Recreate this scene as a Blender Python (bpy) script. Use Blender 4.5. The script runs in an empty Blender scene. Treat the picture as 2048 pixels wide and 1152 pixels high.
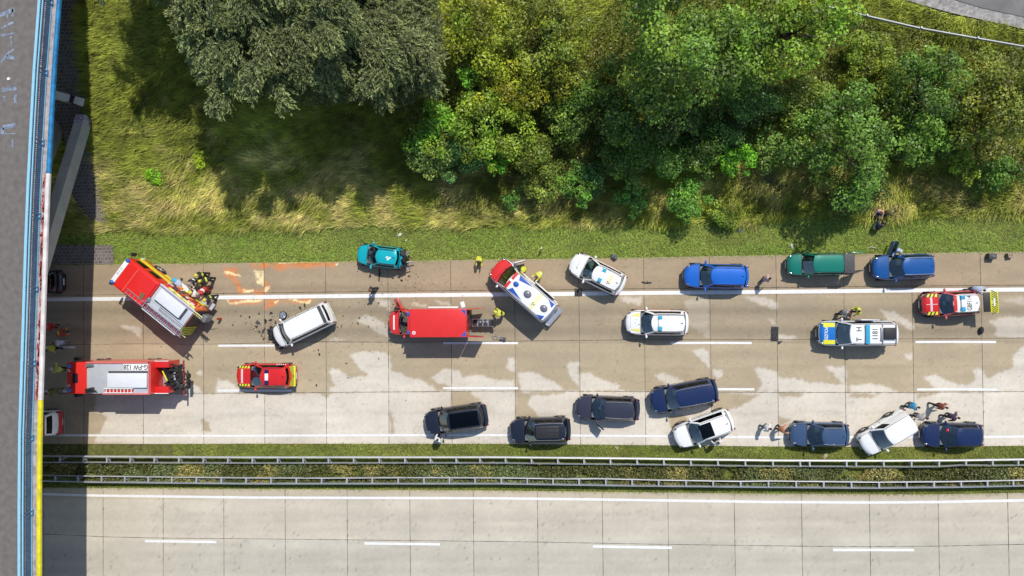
import bpy, bmesh, math, random
import numpy as np
from mathutils import Matrix, Vector
random.seed(7); rng = np.random.default_rng(7)
S = bpy.context.scene
R_ = math.radians
# ---------------------------------------------------------------- camera
FPX = 1366.0
CAM = np.array([3.02, 0.0, 53.2])
def rot(rx, ry, rz):
    c, s = math.cos, math.sin
    Rx = np.array([[1,0,0],[0,c(rx),-s(rx)],[0,s(rx),c(rx)]])
    Ry = np.array([[c(ry),0,s(ry)],[0,1,0],[-s(ry),0,c(ry)]])
    Rz = np.array([[c(rz),-s(rz),0],[s(rz),c(rz),0],[0,0,1]])
    return Rz @ Ry @ Rx
RC = rot(0.0138, 0.0604, -0.0100)
cam = bpy.data.cameras.new('camera'); cam.sensor_width = 36; cam.lens = 36*FPX/2048
cam.clip_start = 1; cam.clip_end = 600
co = bpy.data.objects.new('camera', cam); S.collection.objects.link(co); S.camera = co
M4 = np.eye(4); M4[:3,:3] = RC; M4[:3,3] = CAM
co.matrix_world = Matrix(M4.tolist())
# ---------------------------------------------------------------- light
SUNV = Vector((0.33, 0.65, 1.0)).normalized()
w = bpy.data.worlds.new('World'); S.world = w; w.use_nodes = True
nt = w.node_tree; bg = nt.nodes['Background']; sky = nt.nodes.new('ShaderNodeTexSky')
sky.sky_type = 'NISHITA'; sky.sun_disc = False
sky.sun_elevation = math.asin(SUNV.z); sky.sun_rotation = math.atan2(SUNV.x, SUNV.y)
sky.air_density = 1.0; sky.dust_density = 0.6
nt.links.new(sky.outputs[0], bg.inputs[0]); bg.inputs[1].default_value = 0.135
sl = bpy.data.lights.new('sun', 'SUN'); sl.energy = 4.25; sl.angle = R_(0.5); sl.color = (1.0, 0.95, 0.87)
so = bpy.data.objects.new('sun', sl); S.collection.objects.link(so)
so.rotation_euler = SUNV.to_track_quat('Z', 'Y').to_euler()
S.view_settings.view_transform = 'Standard'; S.view_settings.look = 'None'
S.view_settings.exposure = 0.0; S.view_settings.gamma = 1
# ---------------------------------------------------------------- pixel -> place
def ray(px, py):
    return RC @ np.array([(px-1024)/FPX, (576-py)/FPX, -1.0])
def at(px, py, z=0.0):
    d = ray(px, py); t = (z-CAM[2])/d[2]; p = CAM + t*d
    return p
def pl(pts, z=0.0): return np.array([at(x, y, z)[:2] for x, y in pts])
def smooth(t): t = np.clip(t, 0, 1); return t*t*(3-2*t)
def extend(a, d=45.0):
    a = np.asarray(a)
    u = (a[2]-a[0])/np.linalg.norm(a[2]-a[0]); v = (a[-1]-a[-3])/np.linalg.norm(a[-1]-a[-3])
    return np.vstack([a[0]-u*d, a, a[-1]+v*d])
TOP = extend(pl([(60,530.5),(170,529),(410,526.5),(654,523.5),(902,520),(1030,518.5),(1285,515),(1418,512.4),(1554,510.2),(1957,504.2),(2048,503)]))
BOT = extend(pl([(85,888),(250,888),(500,887.5),(1000,887.7),(1300,890.5),(1540,893),(1800,894),(2048,891.5)]))
LTOP = extend(pl([(85,975),(205,975.7),(443,977.5),(693,979),(945,980.5),(1204,983.5),(1472,986.6),(1742,988.5),(1878,988.6),(2048,985.5)]))
def ytop(x): return np.interp(x, TOP[:,0], TOP[:,1])
def ybot(x): return np.interp(x, BOT[:,0], BOT[:,1])
def yltop(x): return np.interp(x, LTOP[:,0], LTOP[:,1])
def zt(x, y):
    d = y - ytop(x)
    return 4.4*smooth((d-2.2)/21.0) + 0.0*x
def att(px, py, h=0.0):
    z = h
    for _ in range(12):
        p = at(px, py, z); z = float(zt(p[0], p[1])) + h
    return at(px, py, z)
# ---------------------------------------------------------------- noise (numpy)
_tab = rng.random((8, 256, 256))
def vnoise(x, y, k=0):
    xi = np.floor(x).astype(int); yi = np.floor(y).astype(int); fx = x-xi; fy = y-yi
    fx = fx*fx*(3-2*fx); fy = fy*fy*(3-2*fy); t = _tab[k]
    a = t[xi & 255, yi & 255]; b = t[(xi+1) & 255, yi & 255]; c = t[xi & 255, (yi+1) & 255]; d = t[(xi+1) & 255, (yi+1) & 255]
    return (a*(1-fx)+b*fx)*(1-fy)+(c*(1-fx)+d*fx)*fy
def fbm(x, y, k=0, o=4):
    s = 0; a = .5; t = 0
    for i in range(o):
        s = s + a*vnoise(x*2**i+i*17.3, y*2**i+i*9.1, (k+i) % 8); t += a; a *= .5
    return s/t
# ---------------------------------------------------------------- materials
MATS = {}
def mat(name, col, rough=.6, metal=0., coat=0., var=0., vs=3., bump=0., bs=40., attr=False, trans=0., emit=None, spec=.5):
    if name in MATS: return MATS[name]
    m = bpy.data.materials.new(name); m.use_nodes = True; n = m.node_tree.nodes; l = m.node_tree.links
    b = n['Principled BSDF']; b.inputs['Roughness'].default_value = rough; b.inputs['Metallic'].default_value = metal
    b.inputs['Coat Weight'].default_value = coat; b.inputs['Coat Roughness'].default_value = .05
    b.inputs['Specular IOR Level'].default_value = spec
    b.inputs['Base Color'].default_value = (*col, 1)
    src = None
    if attr:
        a = n.new('ShaderNodeAttribute'); a.attribute_name = 'Col'; src = a.outputs['Color']
    if var or bump:
        tc = n.new('ShaderNodeTexCoord')
    if var:
        nz = n.new('ShaderNodeTexNoise'); nz.inputs['Scale'].default_value = vs; nz.inputs['Detail'].default_value = 6
        l.new(tc.outputs['Object'], nz.inputs['Vector'])
        mr = n.new('ShaderNodeMapRange'); mr.inputs[1].default_value = .3; mr.inputs[2].default_value = .7
        mr.inputs[3].default_value = 1-var; mr.inputs[4].default_value = 1+var; l.new(nz.outputs['Fac'], mr.inputs[0])
        vm = n.new('ShaderNodeVectorMath'); vm.operation = 'SCALE'
        if src: l.new(src, vm.inputs[0])
        else: vm.inputs[0].default_value = col
        l.new(mr.outputs[0], vm.inputs['Scale']); src = vm.outputs[0]
    if src: l.new(src, b.inputs['Base Color'])
    if bump:
        nb = n.new('ShaderNodeTexNoise'); nb.inputs['Scale'].default_value = bs; nb.inputs['Detail'].default_value = 3
        l.new(tc.outputs['Object'], nb.inputs['Vector']); bp = n.new('ShaderNodeBump'); bp.inputs['Strength'].default_value = bump
        bp.inputs['Distance'].default_value = .02; l.new(nb.outputs['Fac'], bp.inputs['Height']); l.new(bp.outputs[0], b.inputs['Normal'])
    if trans:
        t = n.new('ShaderNodeBsdfTranslucent'); mx = n.new('ShaderNodeMixShader'); mx.inputs[0].default_value = trans
        if src: l.new(src, t.inputs[0])
        l.new(b.outputs[0], mx.inputs[1]); l.new(t.outputs[0], mx.inputs[2]); l.new(mx.outputs[0], n['Material Output'].inputs[0])
    MATS[name] = m; return m
def glass(name, tint, extra=.06, ior=1.5):
    if name in MATS: return MATS[name]
    m = bpy.data.materials.new(name); m.use_nodes = True; n = m.node_tree.nodes; l = m.node_tree.links
    n.remove(n['Principled BSDF'])
    t = n.new('ShaderNodeBsdfTransparent'); t.inputs[0].default_value = (*tint, 1)
    g = n.new('ShaderNodeBsdfGlossy'); g.inputs['Roughness'].default_value = .04; g.inputs[0].default_value = (.9,.97,1,1)
    f = n.new('ShaderNodeFresnel'); f.inputs[0].default_value = ior
    ad = n.new('ShaderNodeMath'); ad.operation = 'ADD'; ad.inputs[1].default_value = extra; l.new(f.outputs[0], ad.inputs[0])
    mx = n.new('ShaderNodeMixShader'); l.new(ad.outputs[0], mx.inputs[0]); l.new(t.outputs[0], mx.inputs[1]); l.new(g.outputs[0], mx.inputs[2])
    l.new(mx.outputs[0], n['Material Output'].inputs[0]); MATS[name] = m; return m
def paint(name, col, metal=0., rough=.28): return mat('paint '+name, col, rough, metal, .6, .04, 1.5)
RUBBER = mat('rubber', (.018,.018,.018), .85, var=.2, vs=8)
BLACK = mat('black plastic', (.02,.02,.022), .5, var=.15, vs=6)
DARKGREY = mat('dark grey plastic', (.055,.057,.06), .6, var=.2, vs=5)
GREY = mat('grey metal', (.30,.31,.33), .4, .6, var=.1)
SILVER = mat('silver metal', (.62,.63,.65), .32, .85, var=.08)
ALU = mat('aluminium sheet', (.60,.63,.68), .45, .35, var=.06, vs=2)
WHITE = mat('white plastic', (.78,.78,.77), .4, var=.03)
RED = mat('red plastic', (.55,.025,.02), .4, var=.08)
LENS = mat('red lens', (.22,.01,.012), .15, coat=.5)
HEAD = mat('headlight lens', (.25,.27,.28), .12, .5, .5)
BLUEL = mat('blue beacon lens', (.02,.10,.42), .12, coat=.6)
CYANL = mat('light bar lens', (.05,.35,.55), .12, coat=.6)
YELLOW = mat('fluorescent yellow', (.72,.70,.03), .5, var=.05)
FABRIC = mat('dark seat fabric', (.30,.31,.31), .9, var=.2, vs=10)
INTER = mat('dark interior trim', (.15,.16,.16), .8)
WINDS = glass('tinted windscreen', (.64,.80,.80), .12)
SIDEG = glass('dark side glass', (.10,.12,.13), .0, 1.22)
ROOFG = glass('dark roof glass', (.03,.035,.04), .02, 1.3)
SKIN = mat('skin', (.46,.27,.19), .6, var=.05)
SHOE = mat('dark shoe leather', (.025,.022,.02), .6)
# ---------------------------------------------------------------- mesh tools
def link(name, me, parent=None, loc=None, rz=None):
    o = bpy.data.objects.new(name, me); S.collection.objects.link(o)
    if parent: o.parent = parent
    if loc is not None: o.location = [float(v) for v in loc]
    if rz is not None: o.rotation_euler = (0, 0, rz)
    return o
def tag(o, label=None, cat=None, group=None, kind=None):
    if label: o['label'] = label
    if cat: o['category'] = cat
    if group: o['group'] = group
    if kind: o['kind'] = kind
    return o
def thing(name, label, cat, loc=(0,0,0), rz=0, group=None):
    return tag(link(name, None, None, loc, rz), label, cat, group)
def npmesh(name, V, F, m, col=None, smooth_=False):
    V = np.asarray(V, dtype=np.float32).reshape(-1, 3); F = np.asarray(F, dtype=np.int32); k = F.shape[1]
    me = bpy.data.meshes.new(name); me.vertices.add(len(V)); me.vertices.foreach_set('co', V.ravel())
    me.loops.add(F.size); me.loops.foreach_set('vertex_index', F.ravel())
    me.polygons.add(len(F)); me.polygons.foreach_set('loop_start', np.arange(0, F.size, k, dtype=np.int32))
    if smooth_: me.polygons.foreach_set('use_smooth', np.ones(len(F), dtype=bool))
    me.update(calc_edges=True)
    if col is not None:
        a = me.attributes.new('Col', 'FLOAT_COLOR', 'POINT'); c = np.ones((len(V), 4), dtype=np.float32); c[:,:3] = col
        a.data.foreach_set('color', c.ravel())
    me.materials.append(m); return me
class MB:
    def __init__(s): s.v = []; s.f = []; s.m = []
    def add(s, V, F, mi=0):
        o = len(s.v); s.v += [tuple(float(c) for c in p) for p in V]
        s.f += [tuple(i+o for i in f) for f in F]; s.m += [mi]*len(F); return s
    def box(s, c, d, rz=0, mi=0, ch=0., ry=0., rx=0.):
        x, y, z = d[0]/2, d[1]/2, d[2]/2
        if ch <= 0:
            V = [(-x,-y,-z),(x,-y,-z),(x,y,-z),(-x,y,-z),(-x,-y,z),(x,-y,z),(x,y,z),(-x,y,z)]
            F = [(3,2,1,0),(4,5,6,7),(0,1,5,4),(1,2,6,5),(2,3,7,6),(3,0,4,7)]
        else:
            b = bmesh.new(); bmesh.ops.create_cube(b, size=1, matrix=Matrix.Diagonal((d[0],d[1],d[2],1)))
            bmesh.ops.bevel(b, geom=b.edges[:], offset=min(ch, min(d)*.45), segments=2, affect='EDGES', profile=.6)
            b.verts.index_update(); V = [tuple(v.co) for v in b.verts]; F = [tuple(v.index for v in f.verts) for f in b.faces]; b.free()
        Mx = Matrix.Translation(c) @ Matrix.Rotation(rz,4,'Z') @ Matrix.Rotation(ry,4,'Y') @ Matrix.Rotation(rx,4,'X')
        return s.add([tuple(Mx @ Vector(p)) for p in V], F, mi)
    def tube(s, path, r, n=6, mi=0, cap=True):
        P = [Vector([float(c) for c in p]) for p in path]; rs = r if isinstance(r, (list, tuple)) else [r]*len(P); V = []; F = []
        for i, p in enumerate(P):
            t = (P[min(i+1, len(P)-1)]-P[max(i-1, 0)]).normalized()
            a = Vector((0,0,1)) if abs(t.z) < .9 else Vector((1,0,0))
            u = t.cross(a).normalized(); w_ = t.cross(u)
            V += [tuple(p+(u*math.cos(k*2*math.pi/n)+w_*math.sin(k*2*math.pi/n))*rs[i]) for k in range(n)]
        for i in range(len(P)-1):
            for k in range(n): F.append((i*n+k, i*n+(k+1) % n, (i+1)*n+(k+1) % n, (i+1)*n+k))
        if cap: F += [tuple(range(n)), tuple(reversed(range((len(P)-1)*n, len(P)*n)))]
        return s.add(V, F, mi)
    def cyl(s, c, r, h, axis='z', n=20, mi=0, r2=None):
        c = Vector(c); a = {'x':Vector((1,0,0)),'y':Vector((0,1,0)),'z':Vector((0,0,1))}[axis]
        return s.tube([c-a*h/2, c+a*h/2], [r, r if r2 is None else r2], n, mi)
    def ell(s, c, d, n=12, m_=8, mi=0, z0=-1.):
        V = []; F = []
        for i in range(m_+1):
            ph = math.asin(z0)+(math.pi/2-math.asin(z0))*i/m_
            for k in range(n):
                th = 2*math.pi*k/n; V.append((c[0]+d[0]*math.cos(ph)*math.cos(th), c[1]+d[1]*math.cos(ph)*math.sin(th), c[2]+d[2]*math.sin(ph)))
        for i in range(m_):
            for k in range(n): F.append((i*n+k, i*n+(k+1) % n, (i+1)*n+(k+1) % n, (i+1)*n+k))
        return s.add(V, F, mi)
    def prism(s, poly, z0, z1, mi=0):
        n = len(poly); V = [(x,y,z0) for x,y in poly]+[(x,y,z1) for x,y in poly]
        F = [tuple(reversed(range(n))), tuple(range(n, 2*n))]+[(i,(i+1)%n,n+(i+1)%n,n+i) for i in range(n)]
        return s.add(V, F, mi)
    def grid(s, P, mi=0):
        a, b = len(P), len(P[0]); V = [p for r in P for p in r]
        return s.add(V, [(i*b+j, i*b+j+1, (i+1)*b+j+1, (i+1)*b+j) for i in range(a-1) for j in range(b-1)], mi)
    def build(s, name, mats, parent=None, sm=True, loc=None, rz=None, ang=35):
        me = bpy.data.meshes.new(name); me.from_pydata(s.v, [], s.f)
        for m in (mats if isinstance(mats, (list, tuple)) else [mats]): me.materials.append(m)
        me.polygons.foreach_set('material_index', s.m)
        b = bmesh.new(); b.from_mesh(me); bmesh.ops.delete(b, geom=[v for v in b.verts if not v.link_faces], context='VERTS'); bmesh.ops.recalc_face_normals(b, faces=b.faces[:]); b.to_mesh(me); b.free()
        if sm:
            me.polygons.foreach_set('use_smooth', [True]*len(me.polygons)); me.set_sharp_from_angle(angle=R_(ang))
        return link(name, me, parent, loc, rz)
def text2d(txt, size):
    cu = bpy.data.curves.new('t', 'FONT'); cu.body = txt; cu.size = size; cu.align_x = 'CENTER'; cu.align_y = 'CENTER'; cu.resolution_u = 3
    cu.offset = size*.012
    o = bpy.data.objects.new('t', cu); S.collection.objects.link(o); dg = bpy.context.evaluated_depsgraph_get()
    me = bpy.data.meshes.new_from_object(o.evaluated_get(dg)); V = [(v.co.x, v.co.y) for v in me.vertices]; F = [tuple(p.vertices) for p in me.polygons]
    bpy.data.objects.remove(o); bpy.data.curves.remove(cu); bpy.data.meshes.remove(me); return V, F
def lettering(name, txt, size, cx, cy, ang, zf, m, parent, sx=1., dz=.008):
    V, F = text2d(txt, size); c, s_ = math.cos(ang), math.sin(ang); mb = MB()
    W_ = []
    for x, y in V:
        x *= sx; X = cx+x*c-y*s_; Y = cy+x*s_+y*c; W_.append((X, Y, zf(X, Y)+dz))
    mb.add(W_, F); return mb.build(name, m, parent, sm=False)
def patch(mb, x0, x1, y0, y1, zf, dz=.006, n=5, mi=0, sk=0.):
    mb.grid([[(x0+(x1-x0)*i/n+sk*(j/n), y0+(y1-y0)*j/n, zf(x0+(x1-x0)*i/n+sk*(j/n), y0+(y1-y0)*j/n)+dz) for j in range(n+1)] for i in range(n+1)], mi)

# ================================================================ SETTING
def col_mat_ground():
    m = mat('grass soil', (.06,.075,.02), .95, attr=True, var=.35, vs=2.5, bump=.5, bs=6); return m
gx = np.concatenate([np.arange(-150,-48,6.), np.arange(-48,52,.5), np.arange(52,156,6.)])
gy = np.concatenate([np.arange(-110,-30,6.), np.arange(-30,42,.5), np.arange(42,120,6.)])
GX, GY = np.meshgrid(gx, gy, indexing='ij')
GZ = zt(GX, GY) - .035 + np.where(GY > ytop(GX)+.6, .14*(fbm(GX*.8, GY*.8, 1)-.5), 0)
ins = ((GY < ytop(GX)+.05) & (GY > ybot(GX)-.05)) | (GY < yltop(GX)+.05)
GZ = np.where(ins, -.06, GZ)
def quads(a, b):
    i, j = np.meshgrid(np.arange(a-1), np.arange(b-1), indexing='ij'); k = (i*b+j).ravel()
    return np.stack([k, k+b, k+b+1, k+1], 1)
n1 = fbm(GX*.25, GY*.25, 2); n2 = fbm(GX*1.2, GY*1.2, 3)
d = GY-ytop(GX)
dry = np.clip((n1-.42)*4, 0, 1)*np.clip((d-2.5)/2, 0, 1)
gc = np.array([.10,.10,.025])*(1-dry[...,None])+np.array([.19,.14,.06])*dry[...,None]
gc = gc*(.6+.8*n2[...,None])
tag(link('ground', npmesh('ground', np.stack([GX,GY,GZ],-1), quads(len(gx),len(gy)), col_mat_ground(), gc.reshape(-1,3), True)), kind='structure')

# ---- carriageways: concrete with dried and damp areas
def concrete(name):
    m = mat(name, (.5,.45,.38), .85, attr=True, var=.06, vs=.35, bump=.12, bs=30)
    return m
def inpoly(px, py, poly):
    r = np.zeros(px.shape, bool); n = len(poly)
    for i in range(n):
        x0, y0 = poly[i]; x1, y1 = poly[(i+1) % n]
        if y0 == y1: continue
        c = ((y0 > py) != (y1 > py)) & (px < (x1-x0)*(py-y0)/(y1-y0)+x0); r ^= c
    return r
PALE = [
 [(697,710),(731,702),(764,703),(779,710),(780,744),(802,746),(808,754),(838,759),(854,765),(869,777),(873,782),(659,784),(659,776),(672,773),(661,762),(659,737),(679,741),(701,754),(731,752),(734,747),(717,730),(701,718)],
 [(862,754),(890,737),(920,741),(925,754),(961,747),(996,761),(1029,762),(1029,781),(905,782),(897,771),(880,768)],
 [(1037,748),(1059,744),(1081,751),(1111,767),(1131,780),(1043,781),(1040,765)],
 [(1133,726),(1158,721),(1158,773),(1144,757),(1135,737)], [(1015,715),(1029,718),(1029,745),(1015,735)],
 [(1162,747),(1182,746),(1209,760),(1238,770),(1238,780),(1160,781)], [(1305,749),(1327,746),(1351,754),(1370,766),(1340,775),(1318,760)],
 [(1384,699),(1401,697),(1418,702),(1419,734),(1403,719)], [(1425,738),(1444,738),(1446,751),(1436,756),(1428,749)],
 [(1507,738),(1526,735),(1555,743),(1557,754),(1625,765),(1692,769),(1692,784),(1515,783),(1526,768),(1513,749)],
 [(1652,734),(1691,732),(1692,770),(1665,746)], [(1702,771),(1734,766),(1777,773),(1796,784),(1696,784)],
 [(1845,752),(1874,749),(1893,759),(1915,770),(1940,770),(1952,756),(1946,740),(1965,735),(1977,759),(1996,746),(2027,734),(2027,709),(2060,685),(2060,783),(1880,780),(1859,763)],
 [(1977,643),(2008,634),(2060,632),(2060,674),(1990,674),(1993,659)], [(1756,620),(1777,623),(1790,624),(1824,649),(1826,663),(1796,646),(1771,637)],
 [(1809,709),(1823,707),(1823,720),(1810,716)], [(1236,593),(1283,595),(1283,612),(1253,605)],
 [(1487,593),(1526,595),(1554,604),(1554,616),(1524,612)], [(1536,635),(1554,647),(1554,652),(1543,647)], [(1556,667),(1595,675),(1595,679),(1556,679)],
 [(713,640),(735,631),(763,642),(778,657),(776,674),(758,666),(732,651)], [(754,599),(781,599),(781,625),(763,610)], [(659,679),(672,675),(691,682)],
 [(826,603),(854,612),(852,618),(822,609)], [(872,598),(900,608),(902,616),(880,608)], [(236,650),(283,655),(283,675),(254,662)],
 [(380,770),(400,771),(403,786),(367,786)], [(433,757),(454,762),(476,775),(476,786),(433,786)], [(394,742),(403,739),(404,752),(396,750)],
 [(190,787),(300,788),(651,786),(780,784),(902,783),(1030,782),(1290,783),(1557,785),(1830,785),(2060,783),(2060,900),(190,900)]]
PALE2 = [[(1368,601),(1417,590),(1418,678),(1395,658),(1373,647),(1376,623)], [(1995,600),(2060,590),(2060,612)]]
TAN = [[(902,782),(939,785),(944,792),(961,803),(930,812),(902,812)], [(1029,782),(1062,788),(1058,806),(1066,822),(1080,836),(1029,836)],
 [(780,818),(786,828),(790,868),(780,868)], [(185,824),(216,830),(208,850),(198,868),(185,868)], [(634,787),(651,785),(668,787),(651,797)],
 [(1421,784),(1522,788),(1497,804),(1485,812),(1454,819),(1421,818)], [(1558,833),(1585,838),(1570,848),(1558,850)], [(1557,784),(1610,786),(1600,794),(1557,795)],
 [(1700,786),(1765,786),(1740,796),(1700,794)], [(1833,785),(1880,786),(1834,796)], [(1062,783),(1130,783),(1130,789),(1062,790)], [(402,835),(420,845),(424,864),(404,862)],
 [(1338,830),(1375,833),(1378,850),(1350,860),(1338,845)], [(1832,846),(1850,850),(1846,860),(1832,858)]]
ORANGE = [[(448,535),(476,536),(476,560),(485,579),(528,581),(524,562),(537,568),(537,584),(505,586),(476,588),(470,562),(450,547)],
 [(502,524),(676,523),(676,534),(576,536),(559,541),(541,531),(522,538),(502,534)], [(452,599),(624,599),(619,607),(559,605),(550,612),(528,620),(528,606),(500,610),(459,609)],
 [(512,586),(532,586),(530,600),(512,600)]]
CREAM = [[(507,541),(527,541),(527,572),(515,568),(513,555)], [(450,543),(458,542),(483,552),(482,554),(462,549),(450,547)], [(485,579),(498,580),(505,578),(507,583),(494,586),(485,586)],
 [(526,585),(530,575),(538,571),(539,577),(533,584)], [(452,600),(456,600),(460,606),(476,603),(490,600),(526,599),(520,604),(500,604),(470,609),(460,609)],
 [(548,605),(558,599),(552,609)], [(576,600),(590,598),(605,604),(622,600),(618,608),(606,607),(590,602)], [(668,526),(678,525),(672,534)], [(556,525),(640,523),(640,525.5),(556,527)]]
def road(name, x0, x1, st, lo, hi, nrow, upper):
    xs = np.arange(x0, x1, st); t = np.linspace(0, 1, nrow); X = np.repeat(xs[:,None], nrow, 1)
    Y = lo(xs)[:,None]*(1-t)+hi(xs)[:,None]*t
    # back to photo pixels for the measured stain outlines, with a ragged edge
    D = np.stack([X-CAM[0], Y-CAM[1], 0*X-CAM[2]], -1) @ RC
    PX = 1024+FPX*D[...,0]/-D[...,2]; PY = 576-FPX*D[...,1]/-D[...,2]
    wx = 9*(fbm(X*1.3, Y*1.3, 0, 5)-.5)+5*(vnoise(X*9, Y*9, 4)-.5); wy = 9*(fbm(X*1.3+50, Y*1.3, 1, 5)-.5)+5*(vnoise(X*9, Y*9, 5)-.5)
    qx, qy = PX+wx, PY+wy
    pale = np.array([.60,.545,.455]); tan = np.array([.37,.30,.20]); grey = np.array([.40,.35,.285])
    f = fbm(X*.35, Y*1.6, 5); f2 = vnoise(X*7, Y*7, 6)
    if upper:
        p = np.zeros(X.shape)
        for P in PALE: p[inpoly(qx, qy, P)] = 1
        for P in TAN: p[inpoly(qx, qy, P)] = 0
        for P in PALE2: p[inpoly(qx, qy, P)] = .45
        for _ in range(1):
            p = (p+np.roll(p,1,0)+np.roll(p,-1,0)+np.roll(p,1,1)+np.roll(p,-1,1))/5
        p = np.clip(p*(.84+.32*fbm(X*2.2, Y*2.2, 6)), 0, 1)
        L1 = (PY < 686); pp = np.where(L1, .72, 1.0)*p
        base = tan[None,None]*np.where((L1 & (PY > 596))[...,None], .93, 1.0)
        base = np.where((PY < 590)[...,None], base*np.array([.95,.90,.88]), base)
        base = np.where((PY > 686)[...,None], base*1.10, base)
        C = base*(1-pp[...,None])+pale*pp[...,None]
        # rubbered wheel tracks along the lanes
        for yc, sd, a in ((622,11,.22),(662,11,.20),(712,10,.06),(752,10,.05)):
            C *= (1-a*np.exp(-((PY-yc)/sd)**2)*np.clip(.4+1.3*f, 0, 1.3))[...,None]
        C *= (1-.25*np.exp(-((PY-577)/7)**2)*np.clip(f*1.6-.2, 0, 1))[...,None]
        q2x, q2y = PX+1.6*wx*.8, PY+wy*.7
        o = np.zeros(X.shape); c = np.zeros(X.shape)
        for P in ORANGE: o[inpoly(q2x, q2y, P)] = 1
        for P in CREAM: c[inpoly(PX+wx*.35, PY+wy*.3, P)] = 1
        for _ in range(3): o = (o+np.roll(o,1,0)+np.roll(o,-1,0)+np.roll(o,1,1)+np.roll(o,-1,1))/5
        o *= np.clip(fbm(X*1.5, Y*1.5, 2)*2.3-.30, 0, .85)*(.7+.5*vnoise(X*8, Y*8, 1)); C = C*(1-o[...,None])+np.array([.66,.22,.06])*o[...,None]
        c *= np.clip(fbm(X*4, Y*4, 3)*3-.6, 0, 1); C = C*(1-c[...,None])+np.array([.80,.66,.36])*c[...,None]
        # rust-coloured soil washed on at the median edge and oil under the crash
        e = np.exp(-((PX-545)/40)**2-((PY-655)/16)**2)*np.clip(fbm(X*2, Y*2, 4)*2-.6, 0, 1); C = C*(1-.6*e[...,None])+np.array([.2,.12,.08])*.6*e[...,None]
        e = np.exp(-((PX-215)/45)**2-((PY-889)/5)**2); C = C*(1-.6*e[...,None])+np.array([.3,.19,.11])*.6*e[...,None]
    else:
        C = np.ones(X.shape)[...,None]*np.array([.520,.470,.380])
        C = np.where((PY > 1082)[...,None], C*np.array([.93,.95,.97]), C)
        C = np.where((PY < 998)[...,None], C*np.array([.92,.88,.82]), C)
        for yc in (1030,1060,1110,1140): C *= (1-.12*np.exp(-((PY-yc)/9)**2)*np.clip(f*2-.3, 0, 1.3))[...,None]
    C *= (.88+.24*f)[...,None]; C *= (.94+.12*f2)[...,None]
    # drip streak down the lane middle, hairline cracks and small spots
    for yc in ((640,735,828) if upper else (1040,1122)): C *= (1-.10*np.exp(-((PY-yc-3*np.sin(X*.2))/5)**2)*np.clip(fbm(X*.9, Y*3, 1)*2.4-.5, 0, 1))[...,None]
    C *= (1-.35*(vnoise(X*11, Y*11, 2) > .965))[...,None]; cr_ = abs(fbm(X*.33, Y*.5, 0, 5)-.5); C *= (1-.16*(cr_ < .0035))[...,None]
    sl_ = np.floor((X+35+(0 if upper else 3.38))/5); jj = np.where(PY < 684, 1, np.where(PY < 784, 2, 3)) if upper else np.where(PY < 1082, 4, 5); C *= (1+(.08 if upper else .05)*(np.sin(sl_*12.9898+jj*7.31)*43758.5 % 1-.5))[...,None]
    Z = 0*X
    tag(link(name, npmesh(name, np.stack([X,Y,Z],-1), quads(len(xs), nrow), concrete('weathered concrete'), C.reshape(-1,3))), kind='structure')
road('motorway_carriageway', -42, 46, .085, ybot, ytop, 190, True)
road('opposite_carriageway', -42, 46, .16, lambda x: 0*x-33., yltop, 110, False)
for nm, lo, hi in (('motorway_carriageway', ybot, ytop), ('opposite_carriageway', lambda x: 0*x-33., yltop)):
    for a, b in ((-150.,-42.),(46.,150.)):
        xs = np.linspace(a, b, 24); V = [(x, float(lo(np.array(x))), 0) for x in xs]+[(x, float(hi(np.array(x))), 0) for x in xs]
        n = len(xs); F = [(i, i+1, n+i+1, n+i) for i in range(n-1)]
        tag(link(nm+'_beyond', npmesh(nm, V, F, concrete('weathered concrete'), np.tile([[.42,.37,.31]], (2*n,1)))), kind='structure')
# strips along a polyline
def strip(mb, P, wd, z=.004, mi=0, rag=0.):
    P = np.asarray(P, float)
    if rag:
        s = np.r_[0, np.cumsum(np.linalg.norm(np.diff(P,axis=0),axis=1))]; n = max(2, int(s[-1]/.25)); u = np.linspace(0, s[-1], n)
        P = np.stack([np.interp(u, s, P[:,0]), np.interp(u, s, P[:,1])], 1)
    T = np.gradient(P, axis=0); T /= np.linalg.norm(T, axis=1)[:,None]; N = np.stack([-T[:,1], T[:,0]], 1)
    hw = wd/2*(1+rag*(rng.random(len(P))-.5))[:,None]; A = P+N*hw; B = P-N*hw; n = len(P)
    mb.add([(x,y,z) for x,y in A]+[(x,y,z) for x,y in B], [(i, n+i, n+i+1, i+1) for i in range(n-1)], mi)
LINE1 = extend(pl([(85,599),(250,597.6),(431,595),(854,590.2),(1110,588),(1287,585.8),(1506,584),(1758,581.4),(2048,579)]))
LINE2 = extend(pl([(85,870.5),(460,871.5),(900,870),(1050,870.5),(1300,872),(1530,874.5),(1820,874.5),(1980,873.8),(2048,873)]))
LINE3 = extend(pl([(84,988),(185,991),(499,995),(600,995.4),(1000,996.5),(1206,999),(1472,1003),(1540,1004),(1743,1005),(1877,1004),(2047,1000.7)]))
PAINT = mat('road marking paint', (.74,.74,.73), .6, var=.08, vs=3, bump=.1)
mk = MB(); strip(mk, LINE1, .30, rag=.06); strip(mk, LINE2, .16, rag=.1); strip(mk, LINE3, .19, rag=.08)
for a, b, y in ((40,151,694.7),(436,584,691.5),(886,1036,686.3),(1341,1503.5,686),(1831,1992,684),(-20,137,782.5),(436,584,781.3),(886,1036,776.3),(1345,1508.7,778.6),(1834,1993,779)):
    strip(mk, pl([(a,y),((a+b)/2,y-.3),(b,y)]), .165, rag=.06)
for a, ya, b, yb in ((290,1082,433,1084),(729,1086.8,880,1088.6),(1186,1092.8,1344,1095.5),(1666,1099.8,1828,1100)):
    strip(mk, pl([(a,ya),(b,yb)]), .19, rag=.06)
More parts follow.
